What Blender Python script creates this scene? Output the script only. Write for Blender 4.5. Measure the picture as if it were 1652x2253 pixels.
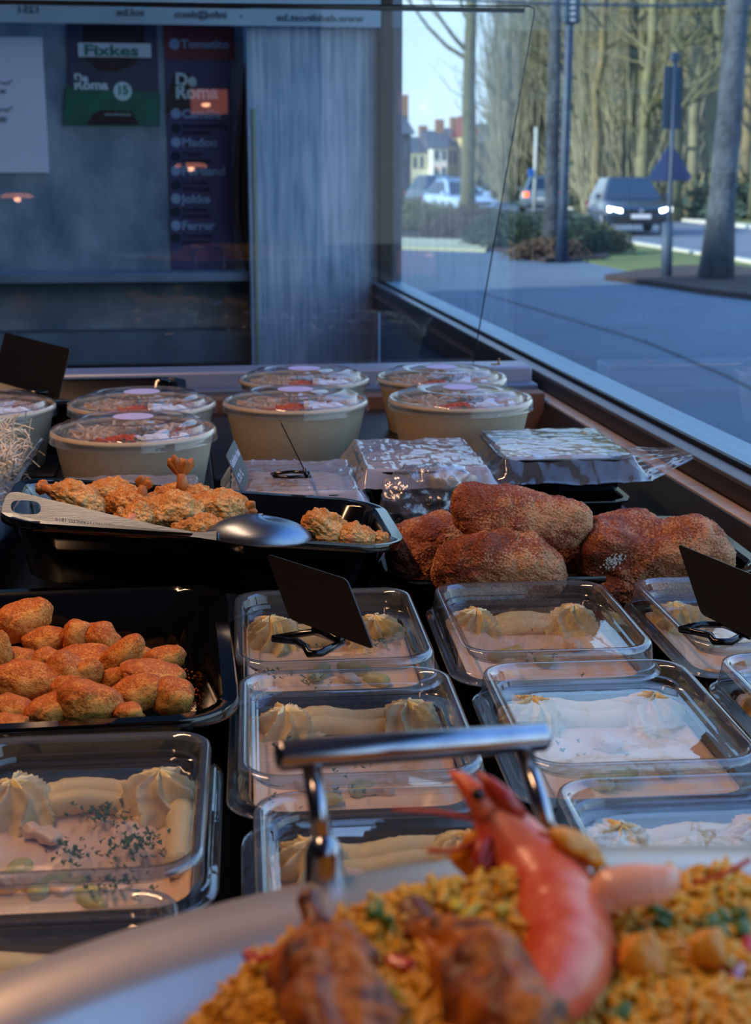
import bpy, bmesh, math, random
import numpy as np
from mathutils import Vector, Matrix, Euler, noise as mnoise

for o in list(bpy.data.objects):
    bpy.data.objects.remove(o)
S = bpy.context.scene
COL = S.collection

# ------------------------------------------------------------------ camera
F_PX, CX, CY = 3130.0, 826.0, 1126.5
PSI, TH = math.radians(7.72), math.radians(13.23)
FW = np.array([math.sin(PSI) * math.cos(TH), math.cos(PSI) * math.cos(TH), -math.sin(TH)])
RT = np.array([math.cos(PSI), -math.sin(PSI), 0.0])
UP = np.cross(RT, FW)
EYE = np.array([0.0, 0.0, 1.5])
cam_d = bpy.data.cameras.new('camera')
cam = bpy.data.objects.new('camera', cam_d)
COL.objects.link(cam)
cam.location = EYE
cam.rotation_euler = (math.pi / 2 - TH, 0, -PSI)
cam_d.sensor_fit = 'VERTICAL'
cam_d.sensor_height = 36.0
cam_d.lens = 36.0 * F_PX / 2253.0
cam_d.clip_start = 0.02
cam_d.clip_end = 600
cam_d.dof.use_dof = True
cam_d.dof.focus_distance = 1.12
cam_d.dof.aperture_fstop = 13.0
S.camera = cam

# ------------------------------------------------------------------ world, sun, exposure
W = bpy.data.worlds.new('sky')
S.world = W
W.use_nodes = True
nt = W.node_tree
nt.nodes.clear()
wo = nt.nodes.new('ShaderNodeOutputWorld')
bg = nt.nodes.new('ShaderNodeBackground')
tc = nt.nodes.new('ShaderNodeTexCoord')
sx = nt.nodes.new('ShaderNodeSeparateXYZ')
rp = nt.nodes.new('ShaderNodeValToRGB')
nt.links.new(tc.outputs['Generated'], sx.inputs[0])
nt.links.new(sx.outputs['Z'], rp.inputs[0])
rp.color_ramp.elements[0].position = 0.0
rp.color_ramp.elements[0].color = (0.80, 0.91, 1.0, 1)
rp.color_ramp.elements[1].position = 0.75
rp.color_ramp.elements[1].color = (0.20, 0.42, 0.92, 1)
e = rp.color_ramp.elements.new(0.2)
e.color = (0.58, 0.80, 1.0, 1)
nt.links.new(rp.outputs[0], bg.inputs['Color'])
bg.inputs['Strength'].default_value = 1.35
nt.links.new(bg.outputs[0], wo.inputs[0])

sun_d = bpy.data.lights.new('sun', 'SUN')
sun_d.energy = 4.8
sun_d.angle = 0.02
sun_d.color = (1.0, 0.93, 0.76)
sun = bpy.data.objects.new('sun', sun_d)
COL.objects.link(sun)
# low sun from behind the shop, to the left
sd = Vector((0.90, 0.26, -0.40)).normalized()
sun.rotation_euler = sd.to_track_quat('-Z', 'Y').to_euler()
sun.location = (-20, -10, 14)

S.view_settings.view_transform = 'Standard'
S.view_settings.look = 'None'
S.view_settings.exposure = 0.8
S.view_settings.gamma = 1.0
S.view_settings.use_curve_mapping = False
S.cycles.max_bounces = 7
S.cycles.diffuse_bounces = 3
S.cycles.glossy_bounces = 3
S.cycles.transmission_bounces = 4
S.cycles.transparent_max_bounces = 14
S.cycles.caustics_reflective = False
S.cycles.caustics_refractive = False
S.cycles.sample_clamp_indirect = 3.0
S.cycles.use_denoising = True


# ------------------------------------------------------------------ placing: a point of the place seen at a pixel
def ray(x, y):
    return FW + RT * (x - CX) / F_PX - UP * (y - CY) / F_PX


def atz(x, y, z):
    r = ray(x, y)
    return EYE + r * (z - EYE[2]) / r[2]


def atd(x, y, d):
    return EYE + ray(x, y) * d


def aty(x, y, Y):
    r = ray(x, y)
    return EYE + r * Y / r[1]


def V(p):
    return Vector((float(p[0]), float(p[1]), float(p[2])))


# ------------------------------------------------------------------ materials
def hexc(h):
    h = h.lstrip('#')
    out = []
    for i in (0, 2, 4):
        c = int(h[i:i + 2], 16) / 255.0
        out.append(c / 12.92 if c <= 0.04045 else ((c + 0.055) / 1.055) ** 2.4)
    return (out[0], out[1], out[2], 1.0)


def newmat(name):
    m = bpy.data.materials.new(name)
    m.use_nodes = True
    t = m.node_tree
    b = t.nodes.get('Principled BSDF')
    return m, t, b


def coords(t, scale=(1, 1, 1), kind='Object'):
    c = t.nodes.new('ShaderNodeTexCoord')
    mp = t.nodes.new('ShaderNodeMapping')
    mp.inputs['Scale'].default_value = scale
    t.links.new(c.outputs[kind], mp.inputs[0])
    return mp.outputs[0]


def noise_n(t, vec, scale, detail=3, rough=0.55):
    n = t.nodes.new('ShaderNodeTexNoise')
    n.inputs['Scale'].default_value = scale
    n.inputs['Detail'].default_value = detail
    n.inputs['Roughness'].default_value = rough
    t.links.new(vec, n.inputs['Vector'])
    return n.outputs['Fac']


def ramp_n(t, fac, stops):
    r = t.nodes.new('ShaderNodeValToRGB')
    els = r.color_ramp.elements
    els[0].position, els[0].color = stops[0][0], stops[0][1]
    els[1].position, els[1].color = stops[-1][0], stops[-1][1]
    for p, c in stops[1:-1]:
        x = els.new(p)
        x.color = c
    t.links.new(fac, r.inputs[0])
    return r.outputs[0]


def bump_n(t, h, strength, dist):
    b = t.nodes.new('ShaderNodeBump')
    b.inputs['Strength'].default_value = strength
    b.inputs['Distance'].default_value = dist
    t.links.new(h, b.inputs['Height'])
    return b.outputs[0]


def plain(name, col, rough=0.5, metal=0.0, spec=0.5, coat=0.0, noise=None, bump=None, emis=None, sss=0.0):
    """noise=(scale, colour2, contrast[, stretch]); bump=(scale, strength, dist)"""
    m, t, b = newmat(name)
    col = hexc(col) if isinstance(col, str) else col
    b.inputs['Base Color'].default_value = col
    b.inputs['Roughness'].default_value = rough
    b.inputs['Metallic'].default_value = metal
    b.inputs['Specular IOR Level'].default_value = spec
    if coat:
        b.inputs['Coat Weight'].default_value = coat
        b.inputs['Coat Roughness'].default_value = 0.08
    if sss:
        b.inputs['Subsurface Weight'].default_value = sss
        b.inputs['Subsurface Radius'].default_value = (0.01, 0.005, 0.003)
        b.inputs['Subsurface Scale'].default_value = 1.0
    if noise:
        st = noise[3] if len(noise) > 3 else (1, 1, 1)
        f = noise_n(t, coords(t, st), noise[0], 4)
        k = noise[2]
        c2 = hexc(noise[1]) if isinstance(noise[1], str) else noise[1]
        t.links.new(ramp_n(t, f, [(0.5 - k, col), (0.5 + k, c2)]), b.inputs['Base Color'])
    if bump:
        f = noise_n(t, coords(t, (bump[3] if len(bump) > 3 else (1, 1, 1))), bump[0], 3)
        t.links.new(bump_n(t, f, bump[1], bump[2]), b.inputs['Normal'])
    if emis:
        b.inputs['Emission Color'].default_value = hexc(emis[0]) if isinstance(emis[0], str) else emis[0]
        b.inputs['Emission Strength'].default_value = emis[1]
    return m


def clear(name, tint=(1, 1, 1), f0=0.06, power=4.0, rough=0.02, fmax=1.0, haze=0.0, haze_col=(0.8, 0.8, 0.85), bump=None, hazenoise=None):
    """thin clear sheet: transparent, reflecting more at grazing angles; haze adds a diffuse share"""
    m = bpy.data.materials.new(name)
    m.use_nodes = True
    t = m.node_tree
    t.nodes.clear()
    out = t.nodes.new('ShaderNodeOutputMaterial')
    tr = t.nodes.new('ShaderNodeBsdfTransparent')
    tr.inputs[0].default_value = (*tint, 1)
    gl = t.nodes.new('ShaderNodeBsdfGlossy')
    gl.inputs['Roughness'].default_value = rough
    geo = t.nodes.new('ShaderNodeNewGeometry')
    dot = t.nodes.new('ShaderNodeVectorMath')
    dot.operation = 'DOT_PRODUCT'
    nrm = geo.outputs['Normal']
    if bump:
        f = noise_n(t, coords(t, bump[3] if len(bump) > 3 else (1, 1, 1)), bump[0], 3)
        nb = bump_n(t, f, bump[1], bump[2])
        t.links.new(nb, gl.inputs['Normal'])
        nrm = nb
    t.links.new(nrm, dot.inputs[0])
    t.links.new(geo.outputs['Incoming'], dot.inputs[1])

    def M(op, a, b=None):
        n = t.nodes.new('ShaderNodeMath')
        n.operation = op
        for i, v in enumerate((a, b)):
            if v is None:
                continue
            if isinstance(v, (int, float)):
                n.inputs[i].default_value = v
            else:
                t.links.new(v, n.inputs[i])
        return n.outputs[0]
    c = M('ABSOLUTE', dot.outputs['Value'])
    c = M('MINIMUM', c, 1.0)
    s = M('POWER', M('SUBTRACT', 1.0, c), power)
    fac = M('ADD', M('MULTIPLY', s, fmax - f0), f0)
    mix = t.nodes.new('ShaderNodeMixShader')
    t.links.new(fac, mix.inputs[0])
    base = tr.outputs[0]
    if haze:
        df = t.nodes.new('ShaderNodeBsdfDiffuse')
        df.inputs[0].default_value = (*haze_col, 1)
        m2 = t.nodes.new('ShaderNodeMixShader')
        if hazenoise:
            f = noise_n(t, coords(t), hazenoise[0], 4)
            r = ramp_n(t, f, [(hazenoise[1], (haze * .45, haze * .45, haze * .45, 1)), (hazenoise[2], (haze, haze, haze, 1))])
            t.links.new(r, m2.inputs[0])
        else:
            m2.inputs[0].default_value = haze
        t.links.new(tr.outputs[0], m2.inputs[1])
        t.links.new(df.outputs[0], m2.inputs[2])
        base = m2.outputs[0]
    t.links.new(base, mix.inputs[1])
    t.links.new(gl.outputs[0], mix.inputs[2])
    t.links.new(mix.outputs[0], out.inputs[0])
    return m


# ------------------------------------------------------------------ objects
def tag(o, label=None, cat=None, group=None, kind=None):
    if label:
        o['label'] = label
    if cat:
        o['category'] = cat
    if group:
        o['group'] = group
    if kind:
        o['kind'] = kind
    return o


def thing(name, label, cat, loc=(0, 0, 0), rot=(0, 0, 0), group=None):
    o = bpy.data.objects.new(name, None)
    COL.objects.link(o)
    o.location = Vector([float(c) for c in loc])
    o.rotation_euler = rot
    o.empty_display_size = 0.02
    return tag(o, label, cat, group)


def mk(name, verts, faces, mat, parent=None, smooth=True, loc=None, rot=None, flat_angle=None):
    me = bpy.data.meshes.new(name)
    me.from_pydata([tuple(map(float, v)) for v in verts], [], [tuple(int(i) for i in f) for f in faces])
    me.update()
    if smooth:
        me.polygons.foreach_set('use_smooth', [True] * len(me.polygons))
    me.materials.append(mat)
    o = bpy.data.objects.new(name, me)
    COL.objects.link(o)
    if parent:
        o.parent = parent
    if loc is not None:
        o.location = Vector([float(c) for c in loc])
    if rot is not None:
        o.rotation_euler = rot
    if flat_angle is not None:
        me.set_sharp_from_angle(angle=flat_angle)
    return o


class MB:
    """collects shapes into one mesh"""

    def __init__(self):
        self.v, self.f, self.n = [], [], 0

    def add(self, verts, faces):
        verts = np.asarray(verts, float).reshape(-1, 3)
        self.v.append(verts)
        self.f.extend([tuple(i + self.n for i in f) for f in faces])
        self.n += len(verts)
        return self

    def box(self, lo, hi, M=None):
        x0, y0, z0 = lo
        x1, y1, z1 = hi
        v = np.array([(x0, y0, z0), (x1, y0, z0), (x1, y1, z0), (x0, y1, z0), (x0, y0, z1), (x1, y0, z1), (x1, y1, z1), (x0, y1, z1)], float)
        if M is not None:
            v = np.array([tuple(M @ Vector(p)) for p in v])
        return self.add(v, [(0, 3, 2, 1), (4, 5, 6, 7), (0, 1, 5, 4), (1, 2, 6, 5), (2, 3, 7, 6), (3, 0, 4, 7)])

    def tube(self, pts, rad, n=10, cap=True, squash=None):
        pts = [Vector([float(c) for c in p]) for p in pts]
        if isinstance(rad, (int, float)):
            rad = [rad] * len(pts)
        rings = []
        prev = None
        for i, p in enumerate(pts):
            a = pts[max(i - 1, 0)]
            b = pts[min(i + 1, len(pts) - 1)]
            d = (b - a)
            if d.length < 1e-9:
                d = Vector((0, 0, 1))
            d.normalize()
            if prev is None:
                u = d.orthogonal().normalized()
            else:
                u = (prev - d * prev.dot(d))
                u = u.normalized() if u.length > 1e-6 else d.orthogonal().normalized()
            prev = u
            w = d.cross(u)
            for k in range(n):
                t = 2 * math.pi * k / n
                rings.append(p + (u * math.cos(t) + w * math.sin(t)) * rad[i])
        f = []
        for i in range(len(pts) - 1):
            for k in range(n):
                a = i * n + k
                b = i * n + (k + 1) % n
                f.append((a, b, b + n, a + n))
        if cap:
            f.append(tuple(range(n - 1, -1, -1)))
            f.append(tuple((len(pts) - 1) * n + k for k in range(n)))
        return self.add([tuple(r) for r in rings], f)

    def lathe(self, prof, n=32, c=(0, 0, 0), cap0=False, cap1=False):
        v = []
        for r, z in prof:
            for k in range(n):
                t = 2 * math.pi * k / n
                v.append((c[0] + r * math.cos(t), c[1] + r * math.sin(t), c[2] + z))
        f = []
        for i in range(len(prof) - 1):
            for k in range(n):
                a = i * n + k
                b = i * n + (k + 1) % n
                f.append((a, b, b + n, a + n))
        if cap0:
            f.append(tuple(range(n - 1, -1, -1)))
        if cap1:
            f.append(tuple((len(prof) - 1) * n + k for k in range(n)))
        return self.add(v, f)

    def loft(self, loops, cap0=True, cap1=True, closed=True):
        n = len(loops[0])
        v = np.array([p for L in loops for p in L], float)
        f = []
        for i in range(len(loops) - 1):
            for k in range(n if closed else n - 1):
                a = i * n + k
                b = i * n + (k + 1) % n
                f.append((a, b, b + n, a + n))
        if cap0:
            f.append(tuple(range(n - 1, -1, -1)))
        if cap1:
            f.append(tuple((len(loops) - 1) * n + k for k in range(n)))
        return self.add(v, f)

    def prism(self, poly, z0, z1, M=None):
        n = len(poly)
        v = [(x, y, z0) for x, y in poly] + [(x, y, z1) for x, y in poly]
        if M is not None:
            v = [tuple(M @ Vector(p)) for p in v]
        f = [tuple(range(n - 1, -1, -1)), tuple(range(n, 2 * n))]
        for k in range(n):
            f.append((k, (k + 1) % n, (k + 1) % n + n, k + n))
        return self.add(v, f)

    def build(self, name, mat, parent=None, smooth=True, loc=None, rot=None, flat_angle=None):
        v = np.concatenate(self.v) if self.v else []
        return mk(name, v, self.f, mat, parent, smooth, loc, rot, flat_angle)


def rr(w, d, r, z, n=6, cx=0.0, cy=0.0):
    """rounded rectangle loop"""
    r = min(r, w / 2 - 1e-4, d / 2 - 1e-4)
    pts = []
    for (sx_, sy_, a0) in ((1, 1, 0), (-1, 1, 90), (-1, -1, 180), (1, -1, 270)):
        ox, oy = sx_ * (w / 2 - r), sy_ * (d / 2 - r)
        for k in range(n + 1):
            a = math.radians(a0 + 90.0 * k / n)
            pts.append((cx + ox + r * math.cos(a), cy + oy + r * math.sin(a), z))
    return pts


def text(name, body, size, mat, parent, loc, rot, bold=0.0, ext=0.0003, align='LEFT', sx=1.0):
    c = bpy.data.curves.new(name, 'FONT')
    c.body = body
    c.size = size
    c.offset = bold
    c.extrude = ext
    c.align_x = align
    c.resolution_u = 3
    o = bpy.data.objects.new(name, c)
    COL.objects.link(o)
    c.materials.append(mat)
    bpy.context.view_layer.update()
    me = bpy.data.meshes.new_from_object(o.evaluated_get(bpy.context.evaluated_depsgraph_get()))
    bpy.data.objects.remove(o)
    o = bpy.data.objects.new(name, me)
    COL.objects.link(o)
    if not me.materials:
        me.materials.append(mat)
    o.parent = parent
    o.location = loc
    o.rotation_euler = rot
    o.scale = (sx, 1, 1)
    return o


def copy_tree(o, parent=None):
    c = o.copy()
    COL.objects.link(c)
    if parent is not None:
        c.parent = parent
    for ch in list(o.children):
        copy_tree(ch, c)
    return c


def add_bevel(o, w, seg=2):
    m = o.modifiers.new('bevel', 'BEVEL')
    m.width = w
    m.segments = seg
    m.limit_method = 'ANGLE'
    return o


# ------------------------------------------------------------------ vector noise
def _hash(ix, iy, iz, seed):
    n = (ix * 374761393 + iy * 668265263 + iz * 2147483647 + seed * 974634777) & 0xffffffff
    n = (n ^ (n >> 13)) * 1274126177 & 0xffffffff
    n = n ^ (n >> 16)
    return (n & 0xffffff) / float(0xffffff)


def vnoise(P, scale, seed=0):
    Q = np.asarray(P, float) * scale
    i = np.floor(Q).astype(np.int64)
    f = Q - i
    f = f * f * (3 - 2 * f)
    r = 0
    for dx in (0, 1):
        for dy in (0, 1):
            for dz in (0, 1):
                w = (f[:, 0] if dx else 1 - f[:, 0]) * (f[:, 1] if dy else 1 - f[:, 1]) * (f[:, 2] if dz else 1 - f[:, 2])
                r = r + w * _hash(i[:, 0] + dx, i[:, 1] + dy, i[:, 2] + dz, seed)
    return r * 2 - 1


def fbm(P, scale, seed=0, octv=3, gain=0.5):
    r, a = 0, 1.0
    for k in range(octv):
        r = r + a * vnoise(P, scale * 2 ** k, seed + k * 17)
        a *= gain
    return r


_ico = {}


def ico(sub):
    if sub not in _ico:
        bm = bmesh.new()
        bmesh.ops.create_icosphere(bm, subdivisions=sub, radius=1.0)
        bm.verts.ensure_lookup_table()
        v = np.array([tuple(p.co) for p in bm.verts])
        f = [tuple(q.index for q in fc.verts) for fc in bm.faces]
        bm.free()
        _ico[sub] = (v, f)
    return _ico[sub]


def blob(size, seed, sub=5, power=2.0, lumps=(30, 0.004), mid=None, crumbs=(900, 0.0004), bend=0.0, taper=0.0):
    """an irregular lump; size = half axes (m)"""
    v, f = ico(sub)
    d = v.copy()
    if power != 2.0:
        s = (np.abs(d) ** power).sum(1) ** (1.0 / power)
        d = d / s[:, None]
    P = d * np.array(size)
    P[:, 1:] *= (1 + taper * d[:, 0])[:, None]
    N = v / np.array(size)
    N /= np.linalg.norm(N, axis=1)[:, None]
    P = P + N * (fbm(P + seed * 3.7, lumps[0], seed, 2) * lumps[1])[:, None]
    if mid:
        P = P + N * (np.abs(fbm(P + seed * 1.7, mid[0], seed + 5, 2)) * mid[1])[:, None]
    if crumbs:
        c = vnoise(P, crumbs[0], seed + 9)
        c2 = vnoise(P, crumbs[0] * 2.1, seed + 3)
        P = P + N * ((np.maximum(c, -0.2) + 0.5 * c2) * crumbs[1])[:, None]
    if bend:
        P[:, 2] += bend * (P[:, 0] / size[0]) ** 2
    return P, f


def fast_mesh(name, v, tris_or_quads, mat, parent=None, smooth=True):
    """numpy arrays to a mesh object"""
    v = np.asarray(v, np.float32)
    fa = np.asarray(tris_or_quads, np.int32)
    me = bpy.data.meshes.new(name)
    me.vertices.add(len(v))
    me.vertices.foreach_set('co', v.ravel())
    k = fa.shape[1]
    me.loops.add(fa.size)
    me.loops.foreach_set('vertex_index', fa.ravel())
    me.polygons.add(len(fa))
    me.polygons.foreach_set('loop_start', np.arange(0, fa.size, k, dtype=np.int32))
    me.polygons.foreach_set('loop_total', np.full(len(fa), k, dtype=np.int32))
    me.update(calc_edges=True)
    me.validate()
    if smooth:
        me.polygons.foreach_set('use_smooth', [True] * len(me.polygons))
    me.materials.append(mat)
    o = bpy.data.objects.new(name, me)
    COL.objects.link(o)
    if parent:
        o.parent = parent
    return o
# ================================================================== the shop: setting
XW = 0.60          # plane of the shop window
ZD = 1.10          # deck of the display counter
YE = 2.30          # end glass of the counter

M_floor = plain('floor_tile', '#4a4845', 0.4, noise=(3, '#3a3835', 0.2))
M_wallp = plain('inner_wall', '#5a5350', 0.7, noise=(2, '#4c4644', 0.2))
M_ceil = plain('ceiling_paint', '#c4c8d0', 0.8)
M_conc = plain('blotchy_concrete', '#587488', 0.75, noise=(7.5, '#a2b2be', 0.22, (1, 1, 0.6)), bump=(26, 0.3, 0.01))
M_frame = plain('bronze_frame', '#2b2221', 0.42, metal=0.3, noise=(20, '#3a2d2a', 0.3))
M_sill = plain('pale_sill', '#8fb4c6', 0.4)
M_black = plain('black_rubber', '#0b0b0c', 0.5)


def make_striped():
    m, t, b = newmat('grained_panel')
    v = coords(t, (1, 1, 1))
    v2 = coords(t, (60, 60, 3.0))
    f1 = noise_n(t, v2, 1.0, 5, 0.6)
    f2 = noise_n(t, v, 3.0, 3)
    w = t.nodes.new('ShaderNodeTexWave')
    w.wave_type = 'BANDS'
    w.bands_direction = 'X'
    w.inputs['Scale'].default_value = 34
    w.inputs['Distortion'].default_value = 0.6
    t.links.new(v, w.inputs['Vector'])
    mx = t.nodes.new('ShaderNodeMath')
    mx.operation = 'MULTIPLY_ADD'
    t.links.new(w.outputs['Fac'], mx.inputs[0])
    mx.inputs[1].default_value = 0.16
    t.links.new(f1, mx.inputs[2])
    mx2 = t.nodes.new('ShaderNodeMath')
    mx2.operation = 'MULTIPLY_ADD'
    t.links.new(f2, mx2.inputs[0])
    mx2.inputs[1].default_value = 0.5
    t.links.new(mx.outputs[0], mx2.inputs[2])
    c = ramp_n(t, mx2.outputs[0], [(0.55, hexc('#65869f')), (0.8, hexc('#9ab2c8')), (1.1, hexc('#ccd6e2'))])
    t.links.new(c, b.inputs['Base Color'])
    b.inputs['Roughness'].default_value = 0.6
    t.links.new(bump_n(t, mx.outputs[0], 0.5, 0.004), b.inputs['Normal'])
    return m


M_panel = make_striped()


def struct(name, lo, hi, mat, bevel=0.0):
    o = MB().box(lo, hi).build(name, mat, smooth=False)
    o['kind'] = 'structure'
    if bevel:
        add_bevel(o, bevel)
    return o


struct('floor', (-3.2, -2.7, 0.05), (XW, YE + 0.2, 0.15), M_floor)
struct('ceiling', (-3.2, -2.7, 2.75), (XW + 0.1, YE + 0.12, 2.85), M_ceil)
struct('wall_left', (-3.3, -2.7, 0.15), (-3.2, 4.9, 3.6), M_wallp)
struct('wall_rear', (-3.2, -2.8, 0.15), (XW, -2.7, 2.75), M_wallp)
struct('wall_end', (-3.2, 4.62, 0.0), (0.60, 4.9, 3.6), M_conc)
struct('floor_alcove', (-3.2, YE + 0.2, -0.02), (XW, 4.62, 0.05), M_floor)
# front of the building beyond the window (throws the shade over the pavement)
M_brick = plain('facade_brick', '#5b4038', 0.85, noise=(6, '#46322c', 0.2))
struct('wall_facade', (-9.0, 4.92, 0.0), (0.55, 16.0, 7.5), M_brick)
struct('wall_facade_upper', (-9.0, -24.0, 3.65), (0.70, 2.45, 7.5), M_brick)
struct('wall_facade_side', (-9.0, -24.0, 0.0), (0.70, -2.85, 3.65), M_brick)

# grained pillar to the left of the window corner, in front of the concrete wall
pil = MB().box((0.213, 4.40, 0.0), (0.607, 4.615, 3.6)).build('column_1', M_panel, smooth=False)
pil['kind'] = 'structure'
# its pale edging strip
trm = MB().box((0.226, 4.394, 0.2), (0.236, 4.40, 1.70)).build('trim_1', plain('pale_edge', '#9aa58c', 0.6), pil, smooth=False)

# skirting band and low ledge at the foot of the end wall
tl = MB().box((-3.2, 4.44, 1.19), (0.213, 4.62, 1.215)).box((-3.2, 4.52, 0.93), (0.213, 4.62, 1.03)).build('trim_2', plain('ledge_grey', '#74889c', 0.6, noise=(8, '#5a6b7a', 0.2)), smooth=False)
tl['kind'] = 'structure'
tl2 = MB().box((-3.2, 4.5, 0.87), (0.213, 4.53, 0.925)).build('trim_3', plain('dark_gap', '#14181c', 0.6), smooth=False)
tl2['kind'] = 'structure'

# ------------------------------------------------------------------ shop window on the street side
win = thing('window_1', None, None, (0, 0, 0))
win['kind'] = 'structure'
WY0, WY1 = -2.5, 4.40


def wpart(name, lo, hi, mat, bevel=0.002):
    o = MB().box(lo, hi).build(name, mat, win, smooth=False)
    add_bevel(o, bevel)
    return o


wpart('bottom_rail', (XW - 0.012, WY0, 1.105), (XW + 0.05, WY1, 1.178), M_frame)
wpart('rail_lip', (XW - 0.012, WY0, 1.178), (XW + 0.012, WY1, 1.184), plain('lip_grey', '#6d6f78', 0.35, metal=0.4))
wpart('gasket', (XW + 0.012, WY0, 1.178), (XW + 0.02, WY1, 1.190), M_black, 0.001)
wpart('outer_sill', (XW + 0.02, WY0, 1.172), (XW + 0.075, WY1, 1.188), M_sill)
wpart('corner_post', (XW + 0.005, WY1 - 0.04, 1.10), (XW + 0.045, WY1 + 0.03, 2.55), M_frame)
wpart('post_face', (XW + 0.045, WY1 - 0.02, 1.185), (XW + 0.075, WY1 + 0.02, 2.55), plain('post_pale', '#6b6f78', 0.5, noise=(8, '#514a50', 0.25)))
wpart('top_rail', (XW - 0.01, WY0, 2.50), (XW + 0.08, WY1, 2.60), M_frame)
pane = MB().box((XW + 0.022, WY0, 1.18), (XW + 0.028, WY1, 2.52))
pane = mk('pane', [(XW + 0.024, WY0, 1.18), (XW + 0.024, WY1, 1.18), (XW + 0.024, WY1, 2.52), (XW + 0.024, WY0, 2.52)], [(0, 1, 2, 3)],
          clear('window_glass', (0.80, 0.90, 0.97), 0.05, 3.2, 0.004, 0.75), win, smooth=False)
# wall under the window and beyond the counter
M_under = plain('under_panel', '#5d7d97', 0.6, noise=(40, '#4a6780', 0.3, (1, 1, 0.1)))
struct('wall_right_lower', (XW, WY0, 0.0), (XW + 0.06, YE + 0.03, 1.105), M_frame)
struct('wall_right_far', (XW + 0.01, YE + 0.03, 0.0), (XW + 0.05, WY1, 1.105), M_under)
struct('wall_right_rear', (XW, -2.8, 0.0), (XW + 0.1, WY0, 2.75), M_wallp)
struct('wall_right_upper', (XW, WY0, 2.60), (XW + 0.1, WY1 + 0.05, 3.7), M_wallp)

# ------------------------------------------------------------------ printed banner over the end wall, seen from behind (mirrored print)
M_banner = plain('banner_film', '#aac4d2', 0.6, noise=(3, '#94aebe', 0.25))
M_print = plain('banner_print', '#3f5263', 0.7)
ban = MB().box((-1.4, 4.36, 1.93), (0.612, 4.366, 2.03)).build('banner', M_banner, smooth=False)
tag(ban, 'pale blue printed banner strip across the top of the end wall, its lettering seen mirrored', 'banner')
for (px, s) in ((800, 'www.deddinost.be'), (535, '-'), (500, 'info@deco'), (318, 'sol.be'), (90, '1251')):
    p = aty(px, 48 - (800 - px) * 0.028, 4.358)
    text('lettering', s, 0.027, M_print, ban, V(p), (math.pi / 2, 0, 0), 0.0006, 0.0002, 'LEFT', -1.25)

# ------------------------------------------------------------------ papers and posters on the end wall
YP = 4.612
def poster(name, label, px0, py0, px1, py1, mat, y=YP):
    a, b = aty(px0, py0, y), aty(px1, py1, y)
    o = MB().box((a[0], y - 0.0015, b[2]), (b[0], y + 0.001, a[2])).build(name, mat, smooth=False)
    return tag(o, label, 'poster'), a, b


def ptext(par, s, px, py, hpx, mat, y=YP, bold=0.0, sx=1.0):
    p = aty(px, py, y - 0.004)
    size = hpx / F_PX * y * 1.35
    return text('lettering', s, size, mat, par, V(p), (math.pi / 2, 0, 0), bold, 0.0002, 'LEFT', sx)


def pdisc(par, name, px, py, rpx, mat, y=YP, dy=0.003):
    p = aty(px, py, y)
    r = rpx / F_PX * y
    m = MB()
    m.lathe([(r, 0.0), (r, 0.0012)], 28, (0, 0, 0), True, True)
    o = m.build(name, mat, par, smooth=False)
    o.location = (p[0], y - dy, p[2])
    o.rotation_euler = (math.pi / 2, 0, 0)
    return o


def pblock(par, name, px0, py0, px1, py1, mat, y=YP, dy=0.0028, poly=None):
    if poly:
        P = [aty(x, yy, y) for x, yy in poly]
        v = [(p[0], y - dy, p[2]) for p in P] + [(p[0], y - dy + 0.0008, p[2]) for p in P]
        n = len(P)
        f = [tuple(range(n - 1, -1, -1)), tuple(range(n, 2 * n))] + [(k, (k + 1) % n, (k + 1) % n + n, k + n) for k in range(n)]
        return mk(name, v, f, mat, par, smooth=False)
    a, b = aty(px0, py0, y), aty(px1, py1, y)
    return MB().box((a[0], y - dy, b[2]), (b[0], y - dy + 0.0008, a[2])).build(name, mat, par, smooth=False)


M_paper = plain('white_paper', '#e6ecfa', 0.7, noise=(4, '#dbe3f4', 0.3))
M_ink = plain('dark_ink', '#39405a', 0.8)
ap, _, _ = poster('paper_notice', 'white paper notice with small dark print at the left edge of the end wall', -90, 80, 108, 380, M_paper)
for s, px, py, h in (('deze middag!', -62, 186, 9), ('MAANDAG GESLOTEN!', -98, 206, 11), ('uitverkocht"', -56, 244, 9), ('DINSDAG VRIJ!EE!', -84, 268, 11)):
    pass
ptext(ap, 'ruut"', -2, 186, 10, M_ink)
ptext(ap, 'A!', 0, 206, 10, M_ink, bold=0.0004)
ptext(ap, 'orte!"', -6, 246, 10, M_ink)
ptext(ap, 'EE!', -2, 268, 10, M_ink, bold=0.0004)

M_pbase = plain('poster_violet', '#3c4661', 0.5, noise=(9, '#2c3a4c', 0.3))
fx, _, _ = poster('poster', 'green and violet poster with a white headline bar and a round badge', 145, 52, 352, 276, M_pbase)
M_pgreen = plain('poster_green', '#0a7a66', 0.5, noise=(10, '#0b3f37', 0.3))
M_pdark = plain('poster_maroon', '#2a1418', 0.5, noise=(14, '#131a30', 0.25))
M_pwhite = plain('poster_white', '#c6dfe2', 0.6)
M_pgreent = plain('poster_green_print', '#1f7f70', 0.6)
pblock(fx, 'photo_block', 182, 54, 318, 156, M_pdark, poly=[(182, 54), (318, 56), (318, 100), (300, 140), (255, 158), (215, 154), (190, 128), (182, 100)])
pblock(fx, 'green_block', 0, 0, 0, 0, M_pgreen, poly=[(146, 190), (190, 198), (250, 200), (352, 204), (352, 275), (140, 275)])
pblock(fx, 'brown_block', 0, 0, 0, 0, plain('poster_brown', '#27181a', 0.6), dy=0.0034, poly=[(190, 274), (205, 250), (222, 242), (290, 246), (306, 274)])
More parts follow.
